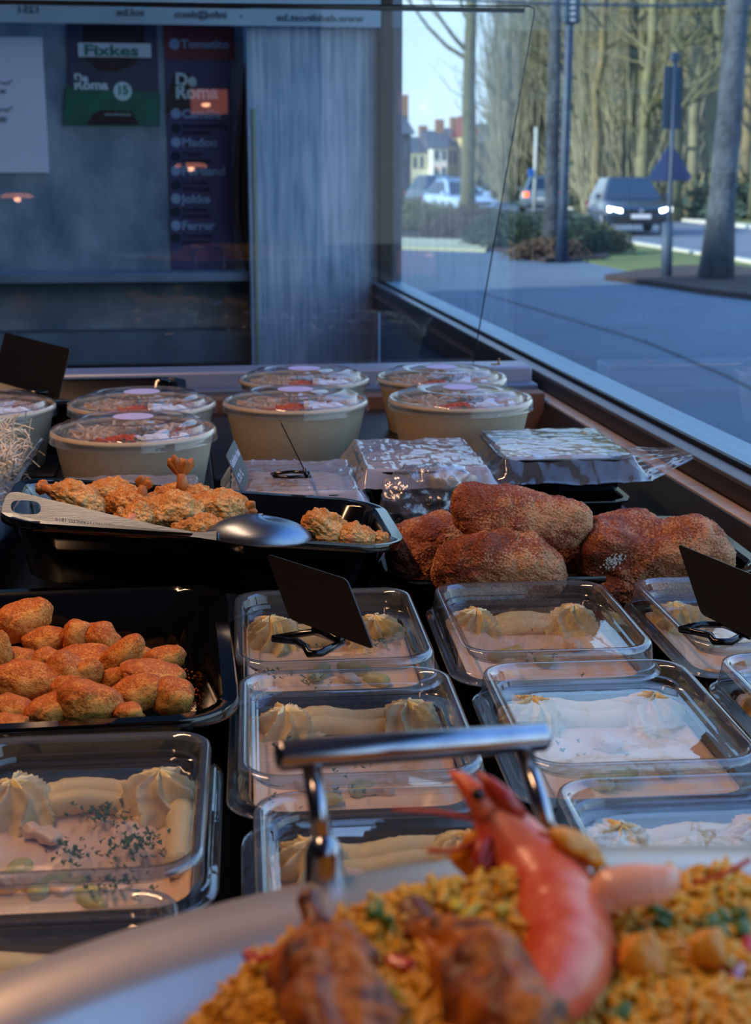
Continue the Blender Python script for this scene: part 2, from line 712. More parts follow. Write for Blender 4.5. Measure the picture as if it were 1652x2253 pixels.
pblock(fx, 'headline_bar', 171, 94, 333, 127, plain('bar_white', '#cfe4ee', 0.5), dy=0.0045)
ptext(fx, 'Fixkes', 184, 121, 22, M_pgreent, y=YP - 0.003, bold=0.0012, sx=1.5)
ptext(fx, 'De', 163, 180, 17, M_pwhite, bold=0.0015)
ptext(fx, 'Roma', 163, 196, 19, M_pwhite, bold=0.0015, sx=1.15)
pdisc(fx, 'badge', 270, 201, 19, M_pwhite)
ptext(fx, '15', 257, 207, 18, M_pgreent, y=YP - 0.002, bold=0.001)
ptext(fx, 'www.deroma.be', 230, 254, 6, M_pwhite)

M_pblue = plain('poster_blue', '#34457a', 0.5, noise=(5, '#3d3760', 0.3))
tm, _, _ = poster('poster', 'tall dark blue festival poster with a red head and a column of names', 362, 55, 516, 592, M_pblue, y=YP)
pblock(tm, 'red_head', 0, 0, 0, 0, plain('poster_red', '#8c3040', 0.5, noise=(8, '#4a1d27', 0.3)), poly=[(358, 56), (516, 60), (516, 132), (366, 130)])
pblock(tm, 'dark_block', 0, 0, 0, 0, plain('poster_dark', '#1c1b26', 0.5), poly=[(384, 160), (420, 160), (420, 244), (366, 248), (370, 200)])
ptext(tm, 'De', 386, 188, 26, M_pwhite, bold=0.0022)
ptext(tm, 'Roma', 386, 216, 28, M_pwhite, bold=0.0022)
M_pname = plain('poster_name_print', '#8aa6c6', 0.6)
M_pnamed = plain('poster_fine_print', '#141a38', 0.7)
ptext(tm, 'Tomatito', 398, 105, 17, M_pname, bold=0.0012, sx=1.15)
pdisc(tm, 'name_dot', 384, 97, 11, M_pname)
for (py, s1, s2) in ((250, 'Camille', None), (282, None, 'Stadsschouwburg'), (313, 'Madou', None), (344, None, 'Theater'), (376, 'Portland', None), (407, None, 'De Studio'), (437, 'Jokke', None), (466, None, 'Arenberg'), (496, 'Ferrer', None), (524, None, 'Concertzaal')):
    pdisc(tm, 'name_dot', 387, py, 10.5, M_pname if s1 else M_pnamed)
    if s1:
        ptext(tm, s1, 400, py + 9, 18, M_pname, bold=0.0012, sx=1.1)
    else:
        ptext(tm, s2, 400, py - 1, 10, M_pnamed, bold=0.0008)
        ptext(tm, 'Antwerpen', 400, py + 13, 10, M_pnamed, bold=0.0008)

# hanging brown drape at the left edge of the pillar
M_drape = plain('drape_brown', '#4d403b', 0.6, noise=(30, '#2e2624', 0.25, (1, 1, 0.1)))
dr = MB()
rows = []
ys = np.linspace(70, 612, 26)
for i, py in enumerate(ys):
    s = i / 25.0
    left = 548 - 34 * math.sin(min(s * 1.25, 1) * math.pi * 0.62) if s < 0.75 else 516 + (s - 0.75) * 4 * 30
    right = 553
    a = aty(left, py, 4.50)
    b = aty(right, py, 4.50)
    row = []
    for k in range(13):
        u = k / 12.0
        row.append((a[0] + (b[0] - a[0]) * u, 4.50 + 0.012 * math.sin(u * 17 + s * 2), a[2]))
    rows.append(row)
n = 13
vv = [p for r in rows for p in r]
ff = [(i * n + k, i * n + k + 1, (i + 1) * n + k + 1, (i + 1) * n + k) for i in range(25) for k in range(n - 1)]
dr.add(vv, ff)
dro = dr.build('drape', M_drape)
sm = dro.modifiers.new('solid', 'SOLIDIFY')
sm.thickness = 0.004
tag(dro, 'brown hanging drape tied at the left edge of the grained pillar', 'drape')

# ------------------------------------------------------------------ display counter
M_well = plain('black_well', '#0a0a0b', 0.28, spec=0.4)
M_ledge = plain('painted_ledge', '#dcc6b0', 0.5, noise=(60, '#c0a48a', 0.3), bump=(160, 0.2, 0.001))
M_face = plain('counter_face', '#2a2221', 0.4, metal=0.2, noise=(120, '#352c2a', 0.3))
M_steel = plain('brushed_steel', '#9a9aa0', 0.3, metal=1.0, noise=(8, '#7c7c84', 0.3, (1, 40, 1)))
ctr = thing('display_counter', 'long food display counter with a black well, brown side ledge and pale rear rail', 'counter', (0.0, 0.9, 0.15))


def cpart(name, mb, mat, bevel=0.0, parent=None):
    o = mb.build(name, mat, ctr, smooth=False)
    o.location = (0, -0.9, -0.15)
    if bevel:
        add_bevel(o, bevel)
    return o


cpart('well_floor', MB().box((-1.3, -0.6, ZD - 0.03), (0.533, YE - 0.10, ZD)), M_well)
cpart('cabinet', MB().box((-1.3, -0.6, 0.16), (0.56, YE, ZD - 0.032)), M_face, 0.004)
# side: inclined face from the well floor up to the brown ledge, then the ledge
sd_ = MB()
prof = [(0.533, ZD - 0.005), (0.546, ZD + 0.018), (0.564, 1.155), (0.567, 1.156), (0.594, 1.156), (0.594, 1.06), (0.533, 1.06)]
sd_.add([(x, -0.6, z) for x, z in prof] + [(x, YE, z) for x, z in prof],
        [(0, 1, 8, 7), (1, 2, 9, 8), (2, 3, 10, 9), (5, 6, 13, 12), (6, 0, 7, 13), (0, 6, 5, 4, 3, 2, 1), (7, 8, 9, 10, 11, 12, 13)])
cpart('side_face', sd_, M_face)
cpart('side_ledge', MB().box((0.5655, -0.6, 1.150), (0.5865, YE, 1.1575)), M_ledge, 0.001)
cpart('crease_highlight', MB().box((0.531, -0.6, ZD), (0.536, YE - 0.1, ZD + 0.004)), plain('crease_glint', '#5a6270', 0.35, metal=0.6), 0.0015)  # grey strip put in as the highlight along the well crease
# rear end: stepped rails
M_rail = plain('pale_rail', '#8d93a8', 0.35, metal=0.3)
M_wood = plain('warm_step', '#7a5238', 0.55, noise=(20, '#5e3e2b', 0.3, (0.2, 1, 1)))
cpart('rear_rail', MB().box((-1.3, YE - 0.06, 1.15), (0.56, YE + 0.015, 1.203)), M_rail, 0.004)
cpart('rear_rail_groove', MB().box((-1.3, YE - 0.10, 1.15), (0.56, YE - 0.06, 1.180)), plain('rail_mid', '#5c6a82', 0.35, metal=0.3), 0.003)
cpart('rear_step', MB().box((-1.3, YE - 0.145, 1.08), (0.56, YE - 0.10, 1.172)), M_wood, 0.002)
cpart('rear_shelf', MB().box((0.032, 1.665, ZD), (0.462, YE - 0.145, 1.152)).box((-0.156, 1.487, ZD), (0.032, YE - 0.145, 1.152)).box((-1.3, 1.72, ZD), (-0.156, YE - 0.145, 1.152)), plain('shelf_dark', '#1b1b20', 0.35, metal=0.3), 0.003)
# end glass with its dark upper edge and slanting free edge
a, b, c_, d_ = aty(-400, 2, YE), aty(1180, 14, YE), aty(1040, 803, YE), aty(-400, 803, YE)
rc = 0.012
gl = [(a[0], YE, a[2]), (b[0] - rc, YE, b[2]), (b[0] - rc * 0.3, YE, b[2] - rc * 0.25), (b[0] - 0.003, YE, b[2] - rc), (c_[0], YE, c_[2]), (d_[0], YE, d_[2])]
M_eg = clear('end_glass', (0.86, 0.93, 0.97), 0.06, 3.5, 0.004, 0.8)
eg = mk('end_glass', gl, [tuple(range(6))], M_eg, ctr, smooth=False, loc=(0, -0.9, -0.15))
M_edge = plain('glass_edge', '#101a20', 0.15)
cpart('end_glass_edge', MB().tube(gl[:5], 0.0012, 6), M_edge)
tb = MB().box((a[0], YE - 0.006, a[2] - 0.001), (b[0] - 0.02, YE + 0.006, a[2] + 0.005), None)
cpart('end_glass_cap', tb, M_edge)
# small brass hinge pin at the corner of the window rail
hp = atd(1097, 797, 2.28)
hn = MB().tube([V(hp) + Vector((0, 0, -0.004)), V(hp) + Vector((0, 0, 0.006))], 0.0018, 8)
hn.tube([V(hp) + Vector((-0.012, 0, -0.003)), V(hp) + Vector((0.002, 0, -0.003))], 0.0015, 8)
cpart('hinge_pin', hn, plain('brass', '#c08a4a', 0.3, metal=1.0))

# ------------------------------------------------------------------ lamps of the shop
M_lampglow = plain('lamp_glow', '#ffb080', 0.5, emis=('#ffb07a', 7.0))
M_lampbody = plain('lamp_body', '#26201e', 0.4, metal=0.5)


def tube_lamp(loc, length, axis, power, label):
    t = thing('display_lamp', label, 'lamp', loc, (0, 0, 0 if axis == 'x' else math.pi / 2), 'lamps over the counter')
    MB().box((-length / 2, -0.03, 0.0), (length / 2, 0.03, 0.05)).build('housing', M_lampbody, t, smooth=False)
    MB().tube([(-length / 2 + 0.01, 0, -0.008), (length / 2 - 0.01, 0, -0.008)], 0.009, 12).build('lamp_tube', M_lampglow, t)
    L = bpy.data.lights.new('tube_light', 'AREA')
    L.shape = 'RECTANGLE'
    L.size, L.size_y = length - 0.05, 0.05
    L.energy = power
    L.color = (1.0, 0.56, 0.30)
    lo = bpy.data.objects.new('tube_light', L)
    COL.objects.link(lo)
    lo.parent = t
    lo.location = (0, 0, -0.02)
    return t


tube_lamp((-0.42, 1.05, 2.30), 1.3, 'y', 7.5, 'long warm display lamp hung above the counter')

# hall spots along the back of the shop, seen as small warm reflections in the end glass
M_spot = plain('spot_glow', '#ffd0a0', 0.5, emis=('#ffb48a', 18.0))
M_shade = plain('spot_shade', '#c07048', 0.4, emis=('#ff9a70', 2.5))
for (px, py, lab) in ((38, 432, 'below the paper notice'), (420, 365, 'over the tall blue poster')):
    dist = 6.6                      # virtual distance behind the end glass
    p = aty(px, py, dist)
    loc = (p[0], 2 * YE - dist, p[2])
    t = thing('hanging_lamp', 'small warm hanging lamp, mirrored in the end glass ' + lab, 'lamp', loc, (0, 0, 0), 'hanging lamps at the back of the shop')
    MB().tube([(0, 0, 0.01), (0, 0, 2.74 - loc[2])], 0.0015, 6).build('cord', M_lampbody, t)
    MB().lathe([(0.02, 0.014), (0.05, 0.012), (0.070, 0.004), (0.070, -0.006), (0.046, -0.002)], 24).build('lamp_shade', M_shade, t)
    MB().lathe([(0.001, -0.024), (0.012, -0.020), (0.014, -0.010), (0.010, 0.0), (0.001, 0.004)], 12).build('bulb', M_spot, t)

# unseen cabinet added behind the eye; its glowing backs make warm patches in the glass
VD = 6.5
ca, cb_ = aty(408, 180, VD), aty(522, 180, VD)
YB = 2 * YE - VD
wc = thing('reflection_cabinet', 'added unseen dark cabinet with glowing copper backs, mirrored as warm patches in the end glass', 'cabinet', ((ca[0] + cb_[0]) / 2, YB, 0.15))
cw = (cb_[0] - ca[0]) / 2
M_cab = plain('cabinet_dark', '#17120f', 0.5)
MB().box((-cw - .03, -.35, 0), (cw + .03, -.30, 1.95)).box((-cw - .03, -.30, 0), (-cw - .01, 0, 1.95)).box((cw + .01, -.30, 0), (cw + .03, 0, 1.95)).box((-cw - .03, -.35, 1.93), (cw + .03, 0, 1.95)).build('carcass', M_cab, wc, smooth=False)
M_cop = plain('glow_copper', '#d08060', 0.5, emis=('#e0805a', 1.6), noise=(9, '#8a4a30', 0.3))  # glow put into the copper itself, standing in for lit shelves
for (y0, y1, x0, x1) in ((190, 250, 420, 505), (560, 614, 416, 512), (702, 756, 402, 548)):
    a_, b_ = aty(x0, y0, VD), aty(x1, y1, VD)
    MB().box((max(a_[0] - wc.location.x, -cw), -.24, b_[2] - .15), (min(b_[0] - wc.location.x, cw), -.2, a_[2] - .15)).build('glow_back', M_cop, wc, smooth=False)
    MB().box((-cw - .01, -.30, b_[2] - .165), (cw + .01, 0, b_[2] - .152)).build('shelf', M_cab, wc, smooth=False)
for (x, y) in ((455, 226), (448, 570)):
    p = aty(x, y, VD - .1)
    mk('bulb', ico(3)[0] * [.020, .012, .008], ico(3)[1], M_spot, wc, loc=(p[0] - wc.location.x, -.1, p[2] - .15))
# ================================================================== the street outside
def grid_plane(name, x0, y0, x1, y1, z, mat, kind='structure'):
    o = mk(name, [(x0, y0, z), (x1, y0, z), (x1, y1, z), (x0, y1, z)], [(0, 1, 2, 3)], mat, smooth=False)
    o['kind'] = kind
    return o


def strip(name, pts, z, th, mat, kind='structure'):
    n = len(pts)
    o = MB().prism([(p[0], p[1]) for p in pts], z - th, z).build(name, mat, smooth=False)
    o['kind'] = kind
    return o


def G(px, py):
    return atz(px, py, 0.0)


M_pave = plain('asphalt_path', '#5f7080', 0.85, noise=(1.3, '#52616f', 0.25), bump=(60, 0.2, 0.01))
M_road = plain('road_asphalt', '#6b7480', 0.8, noise=(0.7, '#5c646e', 0.3))
M_grass = plain('verge_grass', '#74793c', 0.95, noise=(2.0, '#5b6a30', 0.3), bump=(30, 0.6, 0.05))
M_mulch = plain('bark_mulch', '#4a3b38', 0.95, noise=(5.0, '#2f2927', 0.3), bump=(40, 0.8, 0.04))
M_kerb = plain('kerb_stone', '#c9c6b8', 0.8)
M_soil = plain('woodland_soil', '#6a6248', 0.95, noise=(0.5, '#4f5236', 0.3))

grid_plane('ground', -60, -30, 260, 320, -0.06, M_soil)
grid_plane('pavement', XW + 0.1, -20, 14, 60, -0.03, M_pave)
# road runs away to the left-hand distance
r1, r2, r3, r4 = G(1652, 585), G(1652, 508), G(1080, 441), G(960, 452)
road = [(9.3, 10.0), (30.0, 10.0), (24.0, 40.0), (27.0, 130.0), (60.0, 300.0), (30.0, 300.0), (12.6, 64.0), (10.6, 40.0), (10.2, 26.0)]
strip('road', road, -0.01, 0.04, M_road)
# grass verge between pavement and road
strip('verge', [(7.4, 8.0), (9.3, 10.0), (10.2, 26.0), (10.6, 40.0), (12.6, 64.0), (30.0, 300.0), (26.0, 300.0), (9.4, 64.0), (7.2, 36.0), (7.5, 25.0)], 0.0, 0.05, M_grass)
strip('kerb_near', [(9.3, 10.0), (9.5, 10.0), (10.38, 26.0), (10.8, 40.0), (12.8, 64.0), (12.6, 64.0), (10.6, 40.0), (10.2, 26.0)], 0.05, 0.1, M_kerb)
k1, k2, k3 = G(1490, 487), G(1652, 505), G(1320, 470)
strip('kerb_far', [(16.2, 20.0), (16.6, 20.0), (17.9, 46.0), (19.4, 70.0), (19.0, 70.0), (17.4, 46.0)], 0.08, 0.12, M_kerb)
strip('verge_far', [(16.6, 15.0), (26.0, 15.0), (32.0, 120.0), (26, 120.0), (19.4, 70.0), (17.9, 46.0)], 0.06, 0.1, M_grass)
# planting beds
strip('bed_mulch_near', [tuple(G(x, y)[:2]) for x, y in ((1330, 612), (1450, 628), (1560, 645), (1760, 668), (1760, 612), (1620, 590), (1500, 590), (1400, 600))], 0.05, 0.1, M_mulch)
strip('bed_mulch', [tuple(G(x, y)[:2]) for x, y in ((880, 520), (1060, 528), (1075, 545), (1200, 575), (1330, 570), (1352, 545), (1200, 505), (880, 480))], 0.05, 0.1, M_mulch)
strip('path_sunlit', [tuple(G(x, y)[:2]) for x, y in ((860, 545), (1068, 552), (1080, 532), (860, 524))], 0.03, 0.06, plain('sunlit_edge', '#c0bd98', 0.9))  # pale strip: sunlight on the ground put into the colour

# ------------------------------------------------------------------ bare trees
M_bark = plain('bark_olive', '#7d7a52', 0.9, noise=(5, '#4e4c3a', 0.25), bump=(20, 0.8, 0.03))
M_barkd = plain('bark_grey', '#56606a', 0.9, noise=(4, '#2d363d', 0.16, (1, 1, 0.6)), bump=(14, 0.9, 0.04))
M_twig = plain('twig', '#8a8560', 0.9)


def tree_mesh(seed, H, r0, lean=(0, 0), first=0.35, nb=14, depth=2, spread=0.55, sub=5, twigs=True, wob=0.02):
    rnd = random.Random(seed)
    tr, tw = MB(), MB()
    pts, rad = [], []
    n = 12
    for i in range(n + 1):
        s = i / n
        pts.append(Vector((lean[0] * s * H + rnd.uniform(-1, 1) * wob * H * s, lean[1] * s * H + rnd.uniform(-1, 1) * wob * H * s, s * H)))
        rad.append(r0 * ((1 - s) ** 0.75 * 0.92 + 0.04) * (1.35 if i == 0 else 1.0))
    tr.tube(pts, rad, 10)

    def branch(p, d, L, r, dep):
        q = [p]
        seg = 5
        dd = d.copy()
        for k in range(seg):
            dd = (dd + Vector((rnd.uniform(-1, 1), rnd.uniform(-1, 1), rnd.uniform(-0.3, 0.9))) * 0.22).normalized()
            q.append(q[-1] + dd * L / seg)
        rr_ = [r * (1 - 0.8 * k / seg) for k in range(seg + 1)]
        (tr if dep >= depth else tw).tube(q, rr_, 5 if dep >= depth else 3, cap=False)
        if dep > 0:
            m = sub if dep == depth else sub + 1
            for j in range(m):
                k = rnd.randint(1, seg)
                nd = (dd + Vector((rnd.uniform(-1, 1), rnd.uniform(-1, 1), rnd.uniform(-0.4, 0.8))) * 0.9).normalized()
                branch(q[k], nd, L * rnd.uniform(0.4, 0.65), r * 0.42, dep - 1)
    for i in range(nb):
        s = first + (1 - first) * (i + rnd.random()) / nb
        k = min(int(s * n), n - 1)
        f = s * n - k
        p = pts[k].lerp(pts[k + 1], f)
        a = rnd.uniform(0, 2 * math.pi)
        up = rnd.uniform(0.3, 1.0)
        d = Vector((math.cos(a) * spread, math.sin(a) * spread, up * 0.6)).normalized()
        branch(p, d, H * rnd.uniform(0.16, 0.30) * (1.15 - s * 0.6), r0 * 0.34 * (1.1 - s * 0.8), depth)
    return tr, tw


def tree(name, label, loc, seed, H, r0, bark, group=None, **kw):
    tr, tw = tree_mesh(seed, H, r0, **kw)
    t = thing(name, label, 'tree', loc, (0, 0, 0), group)
    tr.build('trunk', bark, t)
    tw.build('crown', M_twig, t)
    return t


g1, g2, g3 = G(1028, 512), G(1212, 566), G(1574, 618)
tree('bare_tree', 'slim bare street tree standing against the open sky left of centre', g1, 3, 14, 0.24, M_bark, lean=(0.0, 0.0), first=0.28, nb=13, depth=2, spread=0.9, sub=3, wob=0.004)
tree('bare_tree', 'bare roadside tree with a dark trunk beside the lamp post', g2, 8, 13, 0.16, M_barkd, lean=(-0.012, 0), first=0.42, nb=12, depth=2, wob=0.004, sub=3)
tree('bare_tree', 'nearest bare tree with a broad blotchy blue-grey trunk at the right edge', g3, 5, 14, 0.215, M_barkd, lean=(0.03, 0.0), first=0.42, nb=12, depth=2, wob=0.004, sub=3)

# woodland across the road: six kinds of tree, copied
protos = []
for k in range(6):
    tr, tw = tree_mesh(100 + k, 15 + 2 * (k % 3), 0.20 + 0.05 * (k % 2), lean=(0.01 * (k - 3), 0), first=0.12 + 0.04 * k, nb=22, depth=2, spread=0.8, sub=4)
    t = thing('woodland_tree', 'bare pale-barked woodland tree across the road, one of many alike', 'tree', (0, 0, 0), (0, 0, 0), 'bare woodland trees across the road')
    tr.build('trunk', plain('bark_wood%d' % k, ['#8b8760', '#6f7050', '#9a9470', '#77795c', '#8f8058', '#5f634c'][k], 0.9, noise=(3, '#4f5140', 0.3)), t)
    tw.build('crown', plain('twig_wood%d' % k, ['#8d865c', '#7c7a52', '#988c66', '#7f8060', '#8f845a', '#75734e'][k], 0.95), t)
    protos.append(t)
rnd = random.Random(11)
spots = []
for row, (Y, n, a0, a1) in enumerate(((50, 9, 17.6, 26.0), (60, 13, 15.2, 27), (72, 15, 16.0, 27), (90, 20, 12.7, 28), (102, 24, 12.2, 28))):
    for i in range(n):
        az = math.radians(a0 + (a1 - a0) * (i + rnd.uniform(0.1, 0.9)) / n)
        y = Y + rnd.uniform(-4, 4)
        spots.append((y * math.tan(az), y))
for i, (x, y) in enumerate(spots):
    o = protos[i] if i < 6 else copy_tree(protos[i % 6])
    o.location = (x, y, -0.05)
    o.rotation_euler = (0, 0, rnd.uniform(0, 6.28))
    s = rnd.uniform(0.85, 1.25)
    o.scale = (s, s, s)

# brushwood between the trunks: nobody could count it
rs = np.random.RandomState(4)
n = 17000
az = np.radians(rs.uniform(12.6, 28, n))
y = rs.uniform(56, 112, n)
y = np.where((az < math.radians(15.8)) & (y < 88), y * .4 + 66, y)
y = np.where((az < math.radians(15.8)) & (y < 88), 88 + (y % 7) * 2, y)
x = y * np.tan(az)
h = rs.uniform(1.5, 6.5, n) * (0.6 + 0.4 * (y > 80)) * np.where(rs.rand(n) < 0.45, 1.0, 2.9)
base = np.stack([x, y, np.zeros(n)], 1)
tip = base + np.stack([rs.normal(0, 1.5, n), rs.normal(0, 1.5, n), h], 1)
w = rs.uniform(0.02, 0.07, n)
vs = np.zeros((n, 5, 3))
for k in range(4):
    a = k * math.pi / 2
    vs[:, k] = base + np.stack([np.cos(a) * w, np.sin(a) * w, np.zeros(n)], 1)
vs[:, 4] = tip
fa = []
idx = (np.arange(n) * 5)[:, None, None]
tri = np.array([[0, 1, 4], [1, 2, 4], [2, 3, 4], [3, 0, 4]])[None]
fa = (idx + tri).reshape(-1, 3)
bw = fast_mesh('brushwood', vs.reshape(-1, 3), fa, plain('brush_mat', '#a09a7c', 0.95, noise=(0.6, '#5b5e4c', 0.2)), smooth=False)
tag(bw, 'tangled bare brushwood filling the woodland across the road', 'brushwood', kind='stuff')
# rise of wooded ground far behind
hl = MB()
N = 40
pts = []
for i in range(N):
    a = math.radians(11.8 + 20 * i / (N - 1))
    for j, (yy, zz) in enumerate(((118, 0.0), (122, 3.5), (134, 7.0), (150, 9.5))):
        hmul = min(1.0, 0.25 + 0.12 * i) * (1 + 0.12 * math.sin(i * 1.3 + j))
        pts.append((yy * math.tan(a), yy, zz * hmul))
ff = [(i * 4 + j, i * 4 + j + 1, (i + 1) * 4 + j + 1, (i + 1) * 4 + j) for i in range(N - 1) for j in range(3)]
o = mk('hill', pts, ff, plain('far_wood', '#757356', 0.95, noise=(0.25, '#51553f', 0.3)))
o['kind'] = 'structure'

# ------------------------------------------------------------------ shrubs and low hedge
def shrub(name, label, px, py, w, h, seed, mat, group=None, n=700):
    rs = np.random.RandomState(seed)
    b = G(px, py)
    th = rs.uniform(0, 2 * math.pi, n)
    rr0 = np.sqrt(rs.uniform(0, 1, n))
    bx = rr0 * np.cos(th) * w / 2
    by = rr0 * np.sin(th) * w * 0.3
    top = h * np.sqrt(np.clip(1 - rr0 ** 2, 0.05, 1)) * rs.uniform(0.5, 1.1, n)
    p0 = np.stack([bx * 0.6, by * 0.6, np.zeros(n)], 1)
    p1 = np.stack([bx + rs.normal(0, 0.1, n), by + rs.normal(0, 0.1, n), top], 1)
    wd = 0.012
    q = np.zeros((n, 6, 3))
    d = rs.normal(0, 1, (n, 3))
    d /= np.linalg.norm(d, axis=1)[:, None]
    q[:, 0] = p0 - d * wd
    q[:, 1] = p0 + d * wd
    q[:, 2] = p1
    lf = d[:, [1, 2, 0]] * 0.09
    mid = p0 * 0.25 + p1 * 0.75
    q[:, 3] = mid
    q[:, 4] = mid + lf
    q[:, 5] = mid + lf * 0.5 + d * 0.07
    idx = (np.arange(n) * 6)[:, None, None]
    f = (idx + np.array([[0, 1, 2], [3, 4, 5]])[None]).reshape(-1, 3)
    o = fast_mesh(name, q.reshape(-1, 3), f, mat, smooth=False)
    o.location = V(b)
    return tag(o, label, 'shrub', group)


M_sh1 = plain('shrub_olive', '#7f8158', 0.95, noise=(2, '#5b5a40', 0.3))
M_sh2 = plain('shrub_dark', '#2f4a44', 0.95, noise=(2, '#47563f', 0.3))
M_sh3 = plain('shrub_brown', '#6a5a49', 0.95, noise=(2, '#4a3e38', 0.3))
for i, (px, py, w, h, m, lab) in enumerate((
        (900, 508, 2.6, 1.15, M_sh1, 'olive shrub in front of the first parked car, at the window corner'),
        (965, 512, 2.6, 1.05, M_sh1, 'olive shrub left of the slim street tree'),
        (1045, 515, 2.6, 0.95, M_sh3, 'brown shrub at the foot of the slim street tree'),
        (1010, 522, 2.2, 0.6, M_sh3, 'low brown shrub in front of the slim street tree'),
        (1105, 540, 2.0, 0.95, M_sh2, 'dark shrub just right of the slanting glass edge'),
        (1165, 548, 2.2, 0.95, M_sh2, 'dark shrub left of the lamp post foot'),
        (1255, 560, 2.0, 1.0, M_sh2, 'dark shrub right of the lamp post foot'),
        (1310, 556, 1.6, 0.7, M_sh1, 'thin olive shrub in front of the dark car'),
        (1205, 568, 1.6, 0.45, M_sh3, 'low brown shrub at the lamp post foot'))):
    shrub('shrub', lab, px, py, w, h, 30 + i, m, n=1500)
# woodland hedge along the far verge
for i, (x, y, w) in enumerate(((21.5, 50, 6), (24, 58, 7), (27.0, 66, 8), (20.5, 60, 5), (30, 74, 9), (22.5, 74, 6))):
    rs = np.random.RandomState(60 + i)
    n = 2600
    p = np.stack([rs.normal(0, w / 3.2, n), rs.normal(0, 0.9, n), np.abs(rs.normal(0, 0.75, n))], 1)
    d = rs.normal(0, 1, (n, 3)) * 0.17
    d2 = rs.normal(0, 1, (n, 3)) * 0.17
    q = np.stack([p, p + d, p + d2], 1).reshape(-1, 3)
    o = fast_mesh('hedge', q, np.arange(3 * n).reshape(-1, 3), plain('hedge_%d' % i, '#3f5546', 0.95, noise=(1, '#2c3d33', 0.3)), smooth=False)
    o.location = (x, y, 0)
    tag(o, 'dark green evergreen hedge clump on the far side of the road', 'hedge', 'hedge clumps across the road')

# ------------------------------------------------------------------ houses at the end of the street
M_house = plain('cream_render', '#e6dcb4', 0.85)
M_houseb = plain('brick_render', '#a9825f', 0.85)
M_roof = plain('slate_roof', '#545863', 0.8)
M_roofr = plain('red_roof', '#8c4438', 0.8)
M_glassd = plain('dark_glass', '#3c4a55', 0.15)
M_dark = plain('dark_brick', '#4a4452', 0.85)  # dark violet-grey wall colour of two houses


def house(px0, px1, pytop, Y, mat, roofm, label, nwin=3, rows=2, eaves=0.72, pybase=392):
    a, b = aty(px0, pytop, Y), aty(px1, pytop, Y)
    w = b[0] - a[0]
    hgt = a[2]
    t = thing('house', label, 'house', ((a[0] + b[0]) / 2, Y + 3, 0))
    he = hgt * eaves
    MB().box((-w / 2, -3, 0), (w / 2, 5, he)).build('wall', mat, t, smooth=False)
    r = MB()
    r.add([(-w / 2 - .2, -3.2, he), (w / 2 + .2, -3.2, he), (w / 2 + .2, 5.2, he), (-w / 2 - .2, 5.2, he), (-w / 2 - .2, 1, hgt), (w / 2 + .2, 1, hgt)],
          [(0, 1, 5, 4), (2, 3, 4, 5), (0, 4, 3), (1, 2, 5), (0, 3, 2, 1)])
    r.build('roof', roofm, t, smooth=False)
    MB().box((w * 0.2, 0.4, hgt - 0.6), (w * 0.2 + 0.7, 1.2, hgt + 0.9)).build('chimney', M_houseb, t, smooth=False)
    for i in range(nwin):
        for j in range(rows):
            cx = -w / 2 + w * (i + 0.5) / nwin
            cz = he * (j + 0.55) / rows
            MB().box((cx - w / nwin * 0.22, -3.06, cz - he / rows * 0.28), (cx + w / nwin * 0.22, -2.98, cz + he / rows * 0.26)).build('window', M_glassd, t, smooth=False)
    return t


house(905, 952, 298, 120, M_house, M_roof, 'cream house at the far end of the street, leftmost of its row', 3)
house(952, 985, 284, 118, plain('white_render', '#f4f2e4', 0.8), M_roof, 'tall white house in the middle of the far row', 2, 3)
house(985, 1018, 278, 122, M_house, M_roof, 'cream house with a slate roof just left of the slim tree', 3)
house(1036, 1052, 250, 116, plain('yellow_render', '#dcc690', 0.8), M_roofr, 'narrow yellow house with a red roof just right of the slim tree', 1, 3, 0.75)
house(1052, 1110, 268, 130, M_dark, M_roof, 'dark grey house behind the woodland edge', 3)
house(860, 905, 240, 75, M_dark, M_roof, 'dark house with a steep roof beside the window corner', 2, 2, 0.75)

# ------------------------------------------------------------------ cars
M_tyre = plain('tyre', '#101214', 0.8)
M_hub = plain('wheel_hub', '#8a8f96', 0.35, metal=0.8)
M_cglass = plain('car_glass', '#1b2a3c', 0.06, spec=0.8)
M_lampw = plain('headlamp_lit', '#ffffff', 0.3, emis=('#f4faff', 9.0))
M_lampoff = plain('headlamp_clear', '#dfe6ea', 0.15, spec=0.9)
M_lampr = plain('tail_lamp_lit', '#ff3418', 0.3, emis=('#ff4a18', 6.0))
M_plate = plain('number_plate', '#c9ccd6', 0.5)
M_trimb = plain('car_trim_black', '#0e1013', 0.5)


